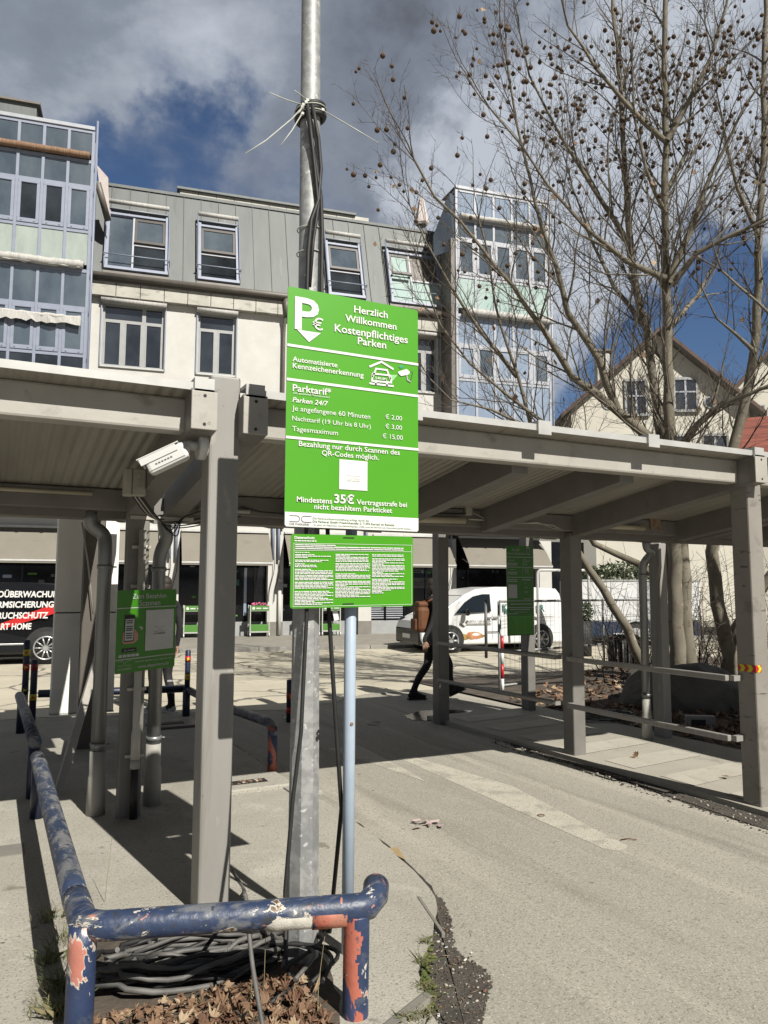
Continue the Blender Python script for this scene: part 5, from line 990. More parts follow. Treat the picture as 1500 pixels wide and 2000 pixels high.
# ================================================================== PLANT TROLLEYS
cg = 'green plant trolleys before the shop'
def trolley(s, label, flower, first=None):
    p = fac(s, .42, .10)
    if first: o = copy_tree(first); o.location = p; o['label'] = label; return o
    o = thing('plant_trolley', p, label, 'trolley', FA_A, cg); w, d_ = .60, .45
    for x in (0, w):
        for y in (0, d_): m = MB(); m.box(x-.016, x+.016, y-.016, y+.016, .13, 1.0, 'cart_frame'); m.build('upright', o, True); m = MB(); m.tube([(x-.016, y, .065), (x+.016, y, .065)], .062, 'sign_white', 14); m.tube([(x, y, .06), (x, y, .13)], .015, 'cart_frame', 6); m.build('castor', o, True)
    for z, h in ((.18, .20), (.82, .16)):
        m = MB(); m.box(.017, w-.017, -.012, d_+.012, z, z+h, 'cart_green', None, .006); m.build('tray', o, True)
    m = MB(); m.box(-.01, w+.01, -.02, d_+.02, .135, .178, 'cart_frame'); m.box(.0, w, -.016, -.013, .81, .82, 'cart_frame'); m.build('frame', o, True)
    m = MB(); Fc = Frame((0, -.013, .82), (1, 0, 0), (0, 0, 1)); m.tube([(.10, -.0125, .90), (.10, -.0165, .90)], .045, 'sign_white', 16); bars(m, Fc, .18, .36, .10, 1, .05, .04, 'sign_white', random.Random(2), .002); bars(m, Fc, .39, .56, .10, 1, .05, .04, 'sign_white', random.Random(5), .002); m.build('logo', o, True)
    return o
t1 = trolley(-.62, 'green plant trolley with bright pink flowers, between two white shop pillars', 'flower_pink')
for s, lb in ((-2.66, 'green plant trolley half hidden behind the left canopy post'), (1.02, 'green plant trolley with pale blooms, seen left of the lamp post foot'), (1.72, 'green plant trolley right beside the lamp post under the privacy sign')): trolley(s, lb, None, t1)
for s, mat, lb in ((-.62, 'flower_pink', 'bright pink flowers on top of the trolley between the pillars'), (1.02, 'flower_pale', 'pale pink flowers on the trolley left of the lamp post'), (1.72, 'flower_pale', 'cream and yellow flowers on the trolley right of the lamp post')):
    m = MB(); rr = random.Random(int(s*10)+50); c = fac(s, .42, 1.08); m2 = Matrix.Translation(c) @ Matrix.Rotation(FA_A, 4, 'Z')
    for k in range(46): m.ball((rr.uniform(.06, .56), rr.uniform(.0, .4), rr.uniform(0, .09)), rr.uniform(.02, .045), mat if k % 4 else 'grass_green', 6, 4, (1, 1, .7), .25, rr, m2)
    tag(m.build('flowers'), lb, 'flowers', 'flowers on the plant trolleys')
# ================================================================== PAY SIGN ON THE MIDDLE POST
a = G(225, 1600); o3 = Vector((0.735, 5.40, 1.04)); F3 = Frame(o3, (0.85, 0.53, 0.02), (0, 0, 1)); W3, H3 = 0.525, 0.55
s3 = thing('pay_sign', o3, 'green pay by scanning sign with a phone picture on the middle canopy post', 'sign')
mb = MB(); board(mb, F3, W3, H3, 0.004, 'sign_green_shaded', 0.014); mb.build('board', s3)
def L3(x, y): return (x-70)/1270*W3, H3-(y-130)/1570*H3
mb = MB()
for y0 in (470, 1440): b = L3(0, y0)[1]; quad(mb, F3, 0, b-.003, W3, b+.003, 'sign_grey')
qa, qb = L3(668, 1320), L3(1285, 530); quad(mb, F3, qa[0], qa[1], qb[0], qb[1], 'sign_grey')
mb.build('printed_bands', s3)
mb = MB(); text(mb, F3, 'Zum Bezahlen', 0.125, H3-.058, w=.30, mat='sign_grey', bold=.004); text(mb, F3, 'Scannen', 0.185, H3-.107, w=.185, mat='sign_grey', bold=.004)
text(mb, F3, 'www.dieparkerei.de', .19, .022, w=.275, mat='sign_grey', bold=.006); text(mb, F3, 'Alternativ Bezahlen unter folgendem Link', .165, .062, w=.33, mat='sign_grey')
a, b = .018, .05; logo(mb, F3, a, b, .115, .03, 'sign_grey', .002); text(mb, F3, 'DIE PARKEREI', .018, .022, w=.115, mat='sign_grey'); mb.build('lettering', s3)
mb = MB(); a, b = L3(840, 960); logo(mb, F3, a, b, .105, .034, 'sign_ink', .0015); text(mb, F3, 'DIE PARKEREI', a, b-.02, w=.105, mat='sign_ink', off=.0046); mb.build('fine_print', s3)
mb = MB()
poly(mb, F3, [L3(190, 1120), L3(200, 950), L3(260, 850), L3(420, 850), L3(520, 980), L3(515, 1090), L3(430, 1150), L3(230, 1150)], 'skin', .003)
poly(mb, F3, [L3(235, 600), L3(440, 600), L3(425, 1110), L3(225, 1110)], 'black_matte', .0034); poly(mb, F3, [L3(247, 680), L3(430, 680), L3(412, 1090), L3(237, 1090)], 'sign_grey', .0038)
for y in (710, 750, 820, 860, 890, 950, 990, 1035): a0, b0 = L3(262, y+14); a1, b1 = L3(395, y-8); quad(mb, F3, a0, b0, a1, b1, 'sign_ink', .0042)
poly(mb, F3, [L3(525, 840), L3(560, 830), L3(585, 860), L3(602, 835), L3(605, 900), L3(555, 908), L3(570, 885)], 'sign_grey')
quad(mb, F3, *L3(195, 1310), *L3(490, 1235), 'black_matte'); text(mb, F3, 'Jetzt bezahlen', L3(225, 0)[0], L3(0, 1285)[1], w=.095, mat='sign_grey', off=.005)
for k in range(5): a, b = L3(130+85*k, 1400); quad(mb, F3, a, b, a+.03, b+.017, 'sign_grey')
mb.build('phone_picture', s3)
# ================================================================== INFORMATION SIGN ON THE WALKWAY POST
o4 = Vector((5.86, 8.15, 1.02)); F4 = Frame(o4, (1, 0.0, 0), (0, 0, 1)); W4, H4 = 0.42, 1.15
s4 = thing('information_sign', o4, 'tall narrow green how to pay sign on the walkway post before the white van', 'sign')
mb = MB(); board(mb, F4, W4, H4, 0.004, 'sign_green_shaded', 0.012); mb.build('board', s4)
def L4(x, y): return (x-90)/530*W4, H4-(y-240)/1680*H4
mb = MB()
for y in (455, 645, 835, 1275, 1400): b = L4(0, y)[1]; quad(mb, F4, 0, b-.004, W4, b+.004, 'sign_grey')
b = L4(0, 1515)[1]; quad(mb, F4, 0, b-.004, .16, b+.004, 'sign_grey'); a0, b0 = L4(115, 1225); a1, b1 = L4(290, 970); quad(mb, F4, a0, b0, a1, b1, 'sign_grey')
mb.build('printed_bands', s4)
mb = MB(); text(mb, F4, 'ALLES', L4(190, 0)[0], L4(0, 340)[1], w=.125, mat='sign_grey', bold=.01); text(mb, F4, 'GANZ EINFACH', L4(95, 0)[0], L4(0, 410)[1], w=.295, mat='sign_grey', bold=.01); text(mb, F4, 'www.dieparkerei.de', L4(215, 0)[0], L4(0, 1495)[1], w=.22, mat='sign_grey')
rr = random.Random(9)
for x0, x1, y, n in ((140, 245, 515, 1), (100, 300, 570, 2), (150, 240, 690, 1), (100, 295, 740, 2), (100, 300, 880, 2), (395, 570, 880, 1), (440, 495, 950, 1), (440, 495, 1025, 1), (440, 495, 1110, 1), (420, 570, 1240, 1), (150, 580, 1335, 1), (150, 540, 1435, 1)):
    bars(mb, F4, L4(x0, 0)[0], L4(x1, 0)[0], L4(0, y-8)[1], n, .022, .011, 'sign_grey', rr)
mb.build('lettering', s4)
mb = MB(); 
def T4(p): return L4(*p)
stroke(mb, F4, [T4((415, 510)), T4((440, 490)), T4((480, 515))], .006, 'sign_grey'); stroke(mb, F4, [T4((415, 560)), T4((430, 530)), T4((465, 530)), T4((485, 565)), T4((485, 590)), T4((410, 590))], .006, 'sign_grey', close=True); stroke(mb, F4, [T4((505, 530)), T4((550, 515))], .008, 'sign_grey')
stroke(mb, F4, [T4((410, 780)), T4((410, 680)), T4((515, 670)), T4((515, 780))], .005, 'sign_grey'); stroke(mb, F4, [T4((465, 780)), T4((465, 690))], .004, 'sign_grey'); stroke(mb, F4, [T4((490, 740)), T4((495, 700))], .01, 'sign_grey')
quad(mb, F4, *T4((495, 400)), *T4((550, 265)), 'sign_grey'); quad(mb, F4, *T4((505, 385)), *T4((540, 285)), 'sign_ink', .004)
mb.build('pictogram', s4)
mb = MB(); quad(mb, F4, .02, .02, W4-.02, .25, 'sign_green', .003)
for a0 in (.03, .165, .29): bars(mb, F4, a0, a0+.10, .22, 11, .017, .006, 'sign_green_shaded', rr, .0045)
mb.build('fine_print', s4)
# ================================================================== GREY PANEL, BRACE, COVERS
pn = thing('display_panel', (0.55, 8.75, 0.3), 'large pale grey sheet panel standing behind the brown post, with one joint', 'panel')
bl = atY(98, 1395, 8.75); tl = atY(115, 1005, 8.75); brr = atY(221, 1393, 8.75); zj = atY(106, 1197, 8.75).z
m = MB(); m.box(bl.x, brr.x, 8.75, 8.93, bl.z, zj-.006, 'panel_grey', None, .006); m.build('lower_sheet', pn); m = MB(); m.box(bl.x, brr.x, 8.75, 8.93, zj+.006, tl.z, 'panel_grey', None, .006); m.build('upper_sheet', pn)
m = MB(); m.box(bl.x+.02, brr.x-.02, 8.76, 8.92, zj-.005, zj+.005, 'gap_dark'); m.build('joint_strip', pn); m = MB(); m.box(bl.x-.004, brr.x+.004, 8.74, 8.94, bl.z-.015, bl.z-.001, 'sheet_edge'); m.build('edge_trim', pn)
m = MB(); m.box(pp.x-.05, pp.x+.06, pp.y+.161, 8.749, 1.2, 1.3, 'brown_steel'); m.build('bracket', pn)
m = MB(); m.tube([atY(160, 1020, 8.3), atY(172, 1100, 8.28), atY(182, 1200, 8.27)], .008, 'pvc_white', 6); tag(m.build('loose_wire'), 'thin pale wire hanging down beside the brown post', 'wire')
b0 = G(110, 1560); t0_ = atY(196, 1265, 8.2)
m = MB(); axis = (t0_-b0).normalized(); sdir = axis.cross(Vector((0, 1, 0))).normalized(); Q = Matrix((( sdir.x, axis.cross(sdir).x, axis.x, b0.x), (sdir.y, axis.cross(sdir).y, axis.y, b0.y), (sdir.z, axis.cross(sdir).z, axis.z, b0.z), (0, 0, 0, 1)))
m.box(-.032, .032, -.032, .032, -.02, (t0_-b0).length, 'steel_light', Q, .006); tag(m.build('brace'), 'pale square steel brace leaning from the ground up to the brown post', 'brace')
mh = G(492, 1545); 
m = MB(); m.box(mh.x-.36, mh.x+.30, mh.y-.12, mh.y+.30, .0, .055, 'island_concrete', None, .012); m.box(mh.x-.20, mh.x+.14, mh.y+.02, mh.y+.13, .056, .060, 'black_matte'); m.box(mh.x+.22, mh.x+.46, mh.y-.36, mh.y-.125, .0, .036, 'pipe_dusty', None, .006)
rr = random.Random(6)
for k in range(26): m.ball((mh.x+rr.uniform(-.18, .12), mh.y+rr.uniform(.03, .12), .06), rr.uniform(.006, .014), rr.choice(['leaf_dark', 'pebble', 'leaf_dry']), 5, 4, (1.4, 1, .5), .3, rr)
tag(m.build('drain_cover'), 'raised concrete drain frame with a dark slot on the island', 'drain')
m = MB(); p = G(340, 1420); m.box(p.x-.3, p.x+.35, p.y-.25, p.y+.2, .0, .05, 'gutter_dark', None, .01); m.box(p.x-.2, p.x+.1, p.y-.1, p.y+.05, .051, .056, 'black_matte'); tag(m.build('drain_cover'), 'dark flat cover plate on the shaded island behind the pipes', 'drain')
p = G(575, 1402); m = MB(); m.tube([(p.x, p.y, .0), (p.x, p.y, .008)], .14, 'pipe_dusty', 20); m.tube([(p.x, p.y, .0081), (p.x, p.y, .010)], .11, 'gutter_dark', 20); tag(m.build('valve_cover'), 'small round iron valve cover in the shaded road', 'cover')
p = G(15, 1662, .022); m = MB(); m.box(p.x-.12, p.x+.09, p.y-.11, p.y+.11, .015, .027, 'plinth_grey', None, .004); tag(m.build('valve_cover'), 'square grey cover let into the ground at the left edge', 'cover')
# ================================================================== PEOPLE
def figure(root, joints, bones, colour, name='body'):
    names = list(joints); me = D.meshes.new('skeleton'); me.from_pydata([joints[n][0] for n in names], [(names.index(a), names.index(b)) for a, b in bones], [])
    o = D.objects.new('skeleton', me); COL.objects.link(o); sk = o.modifiers.new('s', 'SKIN'); sk.use_smooth_shade = True; su = o.modifiers.new('u', 'SUBSURF'); su.levels = 2; su.render_levels = 2
    for i, n in enumerate(names): r_ = joints[n][1]; me.skin_vertices[0].data[i].radius = r_ if isinstance(r_, tuple) else (r_, r_)
    me.skin_vertices[0].data[names.index('pelvis')].use_root = True
    dg = bpy.context.evaluated_depsgraph_get(); dg.update(); me2 = D.meshes.new_from_object(o.evaluated_get(dg)); D.objects.remove(o)
    mats = []
    pts = {n: Vector(joints[n][0]) for n in names}
    for p in me2.polygons:
        n = min(pts, key=lambda k: (pts[k]-p.center).length-0.5*(joints[k][1][0] if isinstance(joints[k][1], tuple) else joints[k][1])); c = colour(n)
        if c not in mats: mats.append(c); me2.materials.append(MATS[c])
        p.material_index = mats.index(c); p.use_smooth = True
    b = D.objects.new(name, me2); COL.objects.link(b); b.parent = root; return b
def person(loc, rz, label, stride, face_mat=None, arms=((0.16, -0.05), (-0.10, 0.05)), shoe='cloth_black'):
    o = thing('person', loc, label, 'person', rz)   # local +x is forward
    (fx, flift), (bx, blift) = stride
    J = {'pelvis': ((0, 0, .93), (.15, .11)), 'waist': ((.01, 0, 1.08), (.14, .105)), 'chest': ((.02, 0, 1.30), (.17, .12)), 'shoulders': ((.015, 0, 1.42), (.13, .09)), 'neck': ((.03, 0, 1.51), .055), 'jaw': ((.055, 0, 1.57), (.068, .072)), 'head': ((.05, 0, 1.645), (.082, .10)), 'crown': ((.04, 0, 1.70), (.075, .085))}
    B = [('pelvis', 'waist'), ('waist', 'chest'), ('chest', 'shoulders'), ('shoulders', 'neck'), ('neck', 'jaw'), ('jaw', 'head'), ('head', 'crown')]
    for s, sd, x, lift in ((1, 'l', fx, flift), (-1, 'r', bx, blift)):
        kx = x*.45+(.07 if lift == 0 else .10)
        J.update({'hip'+sd: ((0.0, s*.10, .86), .098), 'thigh'+sd: ((kx*.5, s*.10, .69), .085), 'knee'+sd: ((kx, s*.10, .49+lift*.4), .060), 'calf'+sd: ((kx*.5+x*.5-.02, s*.10, .31+lift*.6), .057), 'ankle'+sd: ((x, s*.10, .09+lift), .040), 'toe'+sd: ((x+.17, s*.115, .045+lift*(1.7 if lift else 1)), (.042, .036)), 'heel'+sd: ((x-.05, s*.10, .045+lift*.6), .036)})
        B += [('pelvis', 'hip'+sd), ('hip'+sd, 'thigh'+sd), ('thigh'+sd, 'knee'+sd), ('knee'+sd, 'calf'+sd), ('calf'+sd, 'ankle'+sd), ('ankle'+sd, 'toe'+sd), ('ankle'+sd, 'heel'+sd)]
        ax, hx = arms[0] if s > 0 else arms[1]
        J.update({'sho'+sd: ((.0, s*.185, 1.40), .066), 'elb'+sd: ((ax*.3-.03, s*.235, 1.12), .047), 'wri'+sd: ((ax, s*.235, .89), .032), 'palm'+sd: ((ax+.02, s*.235, .83), (.022, .038))})
        B += [('shoulders', 'sho'+sd), ('sho'+sd, 'elb'+sd), ('elb'+sd, 'wri'+sd), ('wri'+sd, 'palm'+sd)]
        for k in range(4):
            ll = (.075, .085, .08, .065)[k]; J['fa%d' % k+sd] = ((ax+.045-.02*k, s*.233, .79), .010); J['fb%d' % k+sd] = ((ax+.050-.02*k, s*.222, .79-ll*.6), .0085); J['fc%d' % k+sd] = ((ax+.045-.02*k, s*.205, .79-ll), .007)
            B += [('palm'+sd, 'fa%d' % k+sd), ('fa%d' % k+sd, 'fb%d' % k+sd), ('fb%d' % k+sd, 'fc%d' % k+sd)]
        J['tha'+sd] = ((ax+.065, s*.222, .82), .010); J['thb'+sd] = ((ax+.075, s*.21, .775), .008); B += [('palm'+sd, 'tha'+sd), ('tha'+sd, 'thb'+sd)]
    def colour(n):
        if n[:2] in ('pa', 'fa', 'fb', 'fc', 'th') and n[:5] != 'thigh' or n in ('head', 'jaw', 'neck', 'crown'): return 'skin'
        if n[:3] in ('toe', 'hee'): return shoe
        return 'cloth_black'
    figure(o, J, B, colour)
    m = MB(); m.ball((.02, 0, 1.69), .108, 'hair_dark', 14, 10, (1.02, .88, .85)); m.ball((-.02, 0, 1.63), .088, 'hair_dark', 12, 8, (.8, .95, 1.1)); m.build('hair', o, True)
    m = MB(); m.ball((.145, 0, 1.625), .020, 'skin', 8, 6, (1, .8, 1.3))
    for s in (-1, 1): m.ball((.122, s*.033, 1.655), .011, 'hair_dark', 8, 6); m.ball((.04, s*.088, 1.635), .026, 'skin', 8, 6, (.8, .4, 1.2))
    m.ball((.128, 0, 1.578), .02, 'decal_red', 8, 4, (.5, 1.3, .35)); m.build('face', o, True)
    for s, x, lift in ((1, fx, flift), (-1, bx, blift)):
        m = MB(); pitch = R(-22) if lift else 0; Xs = Matrix.Translation((x+.05, s*.108, .05+lift*1.05)) @ Matrix.Rotation(pitch, 4, 'Y')
        m.box(-.12, .17, -.046, .046, -.05, -.022, 'sign_white' if shoe == 'shoe_white' else 'black_matte', Xs, .012); m.ball((.075, 0, -.005), .055, shoe, 12, 8, (1.75, .82, .62), 0, None, Xs); m.ball((-.045, 0, .012), .055, shoe, 12, 8, (1.25, .80, .95), 0, None, Xs); m.build('shoe', o, True)
    return o
fp = G(812, 1369)
p1 = person((fp.x+.02, fp.y, 0), R(-12), 'walking person in black with a rusty orange backpack behind the driveway post', ((-.30, 0.0), (.24, .09)), arms=((.10, -.1), (-.22, .05)))
p1.location = (fp.x+.28, fp.y-.04, 0.0)
m = MB(); m.box(-.29, -.095, -.15, .15, .98, 1.36, 'pack_rust', None, .06); m.box(-.325, -.28, -.11, .11, 1.01, 1.18, 'pack_rust', None, .02); m.box(-.27, -.11, -.12, .12, 1.34, 1.43, 'pack_rust', None, .035)
m.box(-.295, -.289, -.02, .02, 1.24, 1.28, 'sign_grey')
for s in (-1, 1): m.tube(bend([(-.13, s*.10, 1.42), (.02, s*.10, 1.50), (.16, s*.10, 1.38), (.13, s*.12, 1.18), (-.12, s*.14, 1.08)], .08), .018, 'pack_rust', 8)
bk = m.build('backpack', p1, True); D.objects.remove(bk)
bp = thing('backpack', p1.location, 'rusty orange backpack worn by the walking person in black', 'backpack', p1.rotation_euler.z)
m.build('bag', bp, True)
fp = G(318, 1394)
p2_ = person((fp.x-.02, fp.y, 0), R(115), 'person in black trousers and white trainers standing behind the pay sign', ((.02, 0.0), (-.08, 0.0)), arms=((.03, 0), (.02, 0)), shoe='shoe_white')
m = MB(); Ft = Frame((fp.x+.02, fp.y-.13, .40), (1, 0, 0), (0, 0, 1)); bars(m, Ft, 0, .10, .04, 1, .03, .022, 'sign_grey', random.Random(3), 0); m.build('trouser_print', p2_)
# ================================================================== TREES
def grow(stems, seed, zmin=2.6, spacing=0.20, l1=(0.7, 1.9), balls=160, dens=1.0, leaf=60):
    rng = random.Random(seed); wood = MB(); tw = MB(); tips = []
    def rv(): return Vector((rng.gauss(0, 1), rng.gauss(0, 1), rng.gauss(0, 1))).normalized()
    def branch(p, d, L, r, lev):
        n = max(3, int(L/0.16)) if lev == 1 else 4 if lev == 2 else 3
        pts = [p]; d = d.normalized()
        for i in range(n):
            d = (d + rv()*(0.16 if lev == 1 else 0.22) + Vector((0, 0, 0.06))).normalized(); pts.append(pts[-1]+d*(L/n))
        tw.tube(pts, [r*(1-0.72*i/n) for i in range(n+1)], 'bark' if lev == 1 and r > .012 else 'twig', 5 if lev == 1 else 3, False)
        if lev < 3:
            k = int((L/0.115 if lev == 1 else L/0.10)*dens)
            for j in range(k):
                t = (j+rng.random())/k*0.9+0.1; i = min(n-1, int(t*n)); q = pts[i].lerp(pts[i+1], t*n-i); dd = (pts[i+1]-pts[i]).normalized()
                side_ = dd.cross(rv()).normalized(); nd = dd*0.62 + side_*0.75 + Vector((0, 0, 0.22)); branch(q, nd, L*rng.uniform(.28, .52)*(1.1-.5*t), max(.0029, r*(1-.7*t)*.5), lev+1)
        else: tips.append(pts[-1])
    for pts, r0_, r1_ in stems:
        pts = [Vector(p) for p in pts]; fine = []
        for a, b in zip(pts, pts[1:]):
            k = max(1, int((b-a).length/.28)); fine += [a.lerp(b, i/k)+rv()*min(.018, r0_*.3) for i in range(k)]
        fine.append(pts[-1]); n = len(fine)-1
        wood.tube(fine, [r1_+(r0_-r1_)*(1-i/n)**1.5 for i in range(n+1)], 'bark', 10, False)
        length = sum((b-a).length for a, b in zip(fine, fine[1:])); k = int(length/spacing*dens)
        for j in range(k):
            t = (j+rng.random())/k; i = min(n-1, int(t*n)); q = fine[i].lerp(fine[i+1], t*n-i)
            if q.z < zmin: continue
            dd = (fine[min(n, i+1)]-fine[i]).normalized(); side_ = dd.cross(rv()).normalized(); rr_ = r1_+(r0_-r1_)*(1-t)**1.5
            branch(q, dd*0.72+side_*0.66+Vector((0, 0, .28)), rng.uniform(*l1)*(1.1-.45*t), min(.016, max(.0055, rr_*.40)), 1)
        dd = (fine[-1]-fine[-2]).normalized()
        for _ in range(3): branch(fine[-1], dd+rv()*.35, rng.uniform(*l1)*.8, max(.006, r1_*.7), 1)
    return wood, tw, tips, rng
def tree(loc, stems, label, seed, **k):
    nb = k.pop('balls', 160); nl = k.pop('leaf', 60); ball_zone = k.pop('zone', None); group = k.pop('group', None)
    wood, tw, tips, rng = grow(stems, seed, **k)
    o = thing('plane_tree', loc, label, 'tree', 0, group); wood.build('trunk', o); tw.build('branches', o)
    hi = [t for t in tips if 3.4 < t.z < 9.5]; rng.shuffle(hi)
    proto = MB(); proto.ball((0, 0, 0), .0275, 'seed', 10, 8, (1, 1, 1), .08, random.Random(1)); proto.tube([(0, 0, .035), (.004, 0, .075), (0, 0, .11)], .003, 'twig', 3, False)
    first = None; sel = sorted(hi, key=lambda t: -t.z*rng.uniform(.2, 1.0))[:nb]; sel.sort(key=lambda t: (t-EYE).length)
    for t in sel[:98]:
        if first is None: first = proto.build('seed_ball', o, True); c = first
        else: c = first.copy(); COL.objects.link(c)
        c.location = t-Vector(loc)-Vector((0, 0, .11)); s = rng.uniform(.65, 1.25); c.scale = (s, s, s)
    if len(sel) > 98:
        m = MB()
        for t in sel[98:]:
            s = rng.uniform(.8, 1.2); p = t-Vector((0, 0, .11)); m.ball(p, .0275*s, 'seed', 8, 6, (1, 1, 1), .08, rng); m.tube([p+Vector((0, 0, .03)), t], .002, 'twig', 3, False)
        q = m.build('seed_balls', o); q['kind'] = 'stuff'
    m = MB()
    for t in hi[nb:nb+nl]:
        s = rng.uniform(.05, .10); a = rng.uniform(0, 6.28); u = Vector((math.cos(a), math.sin(a), rng.uniform(-.5, .3)))*s; v = Vector((rng.uniform(-.4, .4), rng.uniform(-.4, .4), -1))*s
        m.add([t, t+u*.5+v*.5, t+v, t-u*.5+v*.6], [(0, 1, 2), (0, 2, 3)], rng.choice(['leaf_dry', 'leaf_pale', 'leaf_dry']))
    if nl: q = m.build('clinging_leaves', o); q['kind'] = 'stuff'
    return o
def st(pxs, d0, d1, r0_, r1_, base=None):
    k = len(pxs)-1; pts = [atD(x, y, d0+(d1-d0)*i/k) for i, (x, y) in enumerate(pxs)]
    return ((([Vector(base)] if base else []) + pts), r0_, r1_)
BT = atD(1330, 1290, 11.3); BT.z = 0.0
stA = [st([(1322, 1260), (1318, 1100), (1316, 1000), (1310, 870), (1303, 700), (1305, 600), (1300, 500), (1299, 400), (1300, 280), (1297, 100), (1300, -40), (1296, -220)], 11.2, 10.6, .125, .03, (BT.x-.05, BT.y, 0)),
 st([(1345, 1290), (1338, 1180), (1330, 1050), (1300, 900), (1275, 740), (1262, 640), (1240, 560), (1225, 400), (1213, 200), (1205, 90), (1190, -90)], 11.3, 11.8, .12, .025, (BT.x+.1, BT.y, 0)),
 st([(1275, 860), (1200, 800), (1120, 735), (1060, 640), (1000, 560), (900, 430), (850, 385), (808, 310)], 11.1, 9.6, .075, .014),
 st([(1205, 800), (1170, 700), (1110, 610), (1085, 520), (1045, 400), (1012, 250), (990, 120)], 10.9, 10.0, .06, .014),
 st([(1300, 545), (1223, 507), (1149, 448), (1067, 362), (1015, 276), (960, 215)], 10.8, 9.8, .05, .012),
 st([(1232, 480), (1180, 400), (1126, 317), (1082, 239), (1033, 149), (1015, 60)], 11.5, 10.8, .045, .011),
 st([(1304, 552), (1350, 448), (1388, 336), (1421, 284), (1455, 209), (1505, 140)], 10.8, 10.2, .06, .014),
 st([(1302, 276), (1354, 179), (1388, 112), (1418, 10), (1440, -80)], 10.7, 10.3, .045, .012),
 st([(1300, 276), (1216, 198), (1164, 134), (1108, 48), (1080, -60)], 10.7, 10.4, .042, .012),
 st([(1310, 560), (1362, 496), (1425, 463), (1500, 429), (1570, 400)], 10.9, 10.0, .05, .014),
 st([(1322, 880), (1360, 830), (1410, 790), (1460, 772), (1520, 745), (1580, 700)], 11.0, 9.9, .06, .016),
 st([(1318, 1150), (1247, 1103), (1160, 1060), (1120, 1000), (1090, 900), (1064, 829), (993, 773), (917, 710), (862, 641), (830, 560)], 11.3, 10.3, .06, .010),
 st([(1260, 640), (1200, 560), (1160, 480), (1130, 400), (1100, 300)], 11.6, 12.4, .04, .01), st([(1308, 640), (1360, 580), (1400, 500), (1420, 400)], 11, 12, .04, .01),
 st([(1301, 420), (1260, 330), (1240, 230), (1235, 120)], 10.8, 10.2, .035, .01), st([(1300, 380), (1340, 300), (1350, 200), (1360, 80)], 10.8, 11.5, .035, .01)]
tree((BT.x, BT.y, 0), stA, 'large bare plane tree with many stems and brown seed balls behind the walkway', 21, balls=620, leaf=70, dens=.92, spacing=.17)
CT = G(1262, 1318); CT = atD(1262, 1310, 11.5); CT.z = 0
stC = [st([(1255, 1300), (1225, 1225), (1150, 1110), (1105, 1050), (1072, 950), (1034, 824), (1009, 730), (990, 679), (968, 590), (955, 500), (935, 430)], 11.4, 10.2, .085, .012, (CT.x+.1, CT.y+.1, 0)),
 st([(1010, 735), (940, 650), (880, 560), (830, 470), (800, 400)], 10.8, 9.8, .035, .009), st([(1040, 840), (960, 800), (880, 780), (840, 740)], 10.9, 10.2, .03, .008)]
tree((CT.x, CT.y, 0), stC, 'slender plane tree leaning left across the fence, behind the drainpipe', 22, balls=60, leaf=25, dens=.75)
RT_ = atD(1425, 1290, 11.8); RT_.z = 0
stB = [st([(1428, 1290), (1400, 1180), (1392, 1080), (1410, 950), (1430, 873), (1450, 805), (1471, 703), (1480, 600), (1484, 450), (1492, 300), (1490, 100), (1498, -60)], 11.8, 11.2, .12, .03, (RT_.x, RT_.y, 0)),
 st([(1425, 1300), (1440, 1230), (1475, 1170), (1530, 1090), (1560, 950)], 11.9, 11.5, .12, .06, (RT_.x+.15, RT_.y, 0)),
 st([(1482, 460), (1440, 370), (1420, 280), (1400, 180)], 11.3, 10.8, .04, .01), st([(1475, 690), (1400, 620), (1370, 560)], 11.4, 11, .035, .01), st([(1300, 1290), (1290, 1200), (1300, 1060), (1290, 940)], 11.6, 11.6, .085, .05, (BT.x-.3, BT.y+.2, 0))]
tree((RT_.x, RT_.y, 0), stB, 'bare plane tree with a forked pale trunk at the right edge', 23, balls=150, leaf=30, dens=.75)
# a further plane tree off to the right, whose branches shade the car park
OB = Vector((10.4, 5.2, 0)); rr = random.Random(31); stO = [([OB, OB+Vector((0, .1, 2.5)), OB+Vector((-.1, .3, 5)), OB+Vector((-.1, .5, 8.5))], .16, .03)]
for k in range(9):
    a = rr.uniform(0, 6.28); z = 2.6+k*.55; stO.append(([OB+Vector((0, .2, z)), OB+Vector((math.cos(a)*1.1, math.sin(a)*1.1+.3, z+.9)), OB+Vector((math.cos(a)*2.3, math.sin(a)*2.3+.3, z+2.2))], .06, .015))
tree((OB.x, OB.y, 0), stO, 'bare plane tree out of the picture to the right, shading the car park', 33, balls=20, leaf=0, dens=.6)
OB = Vector((4.0, 10.5, 0))
# ================================================================== THICKET, BOULDER, LEAVES
rr = random.Random(12); m = MB()
for k in range(150):
    b = atD(rr.uniform(1180, 1530), 1290, rr.uniform(11.5, 14.5)); b.z = 0; d_ = Vector((rr.uniform(-.5, .5), rr.uniform(-.3, .3), 1)).normalized(); L_ = rr.uniform(.7, 2.6); pts = [b]
    for i in range(6): d_ = (d_+Vector((rr.gauss(0, .18), rr.gauss(0, .18), rr.gauss(0, .08)))).normalized(); pts.append(pts[-1]+d_*L_/6)
    m.tube(pts, [.010*(1-.8*i/6) for i in range(7)], 'twig', 3, False)
    for j in range(7):
        p = pts[rr.randint(1, 6)]; e_ = Vector((rr.gauss(0, 1), rr.gauss(0, 1), rr.uniform(-.1, 1))).normalized(); l_ = rr.uniform(.15, .6); m.tube([p, p+e_*l_*.5, p+(e_+Vector((rr.gauss(0, .3), rr.gauss(0, .3), .1)))*l_], [.004, .003, .002], 'twig', 3, False)
tag(m.build('thicket'), 'thicket of thin bare shoots round the plane tree trunks', 'undergrowth', None, 'stuff')
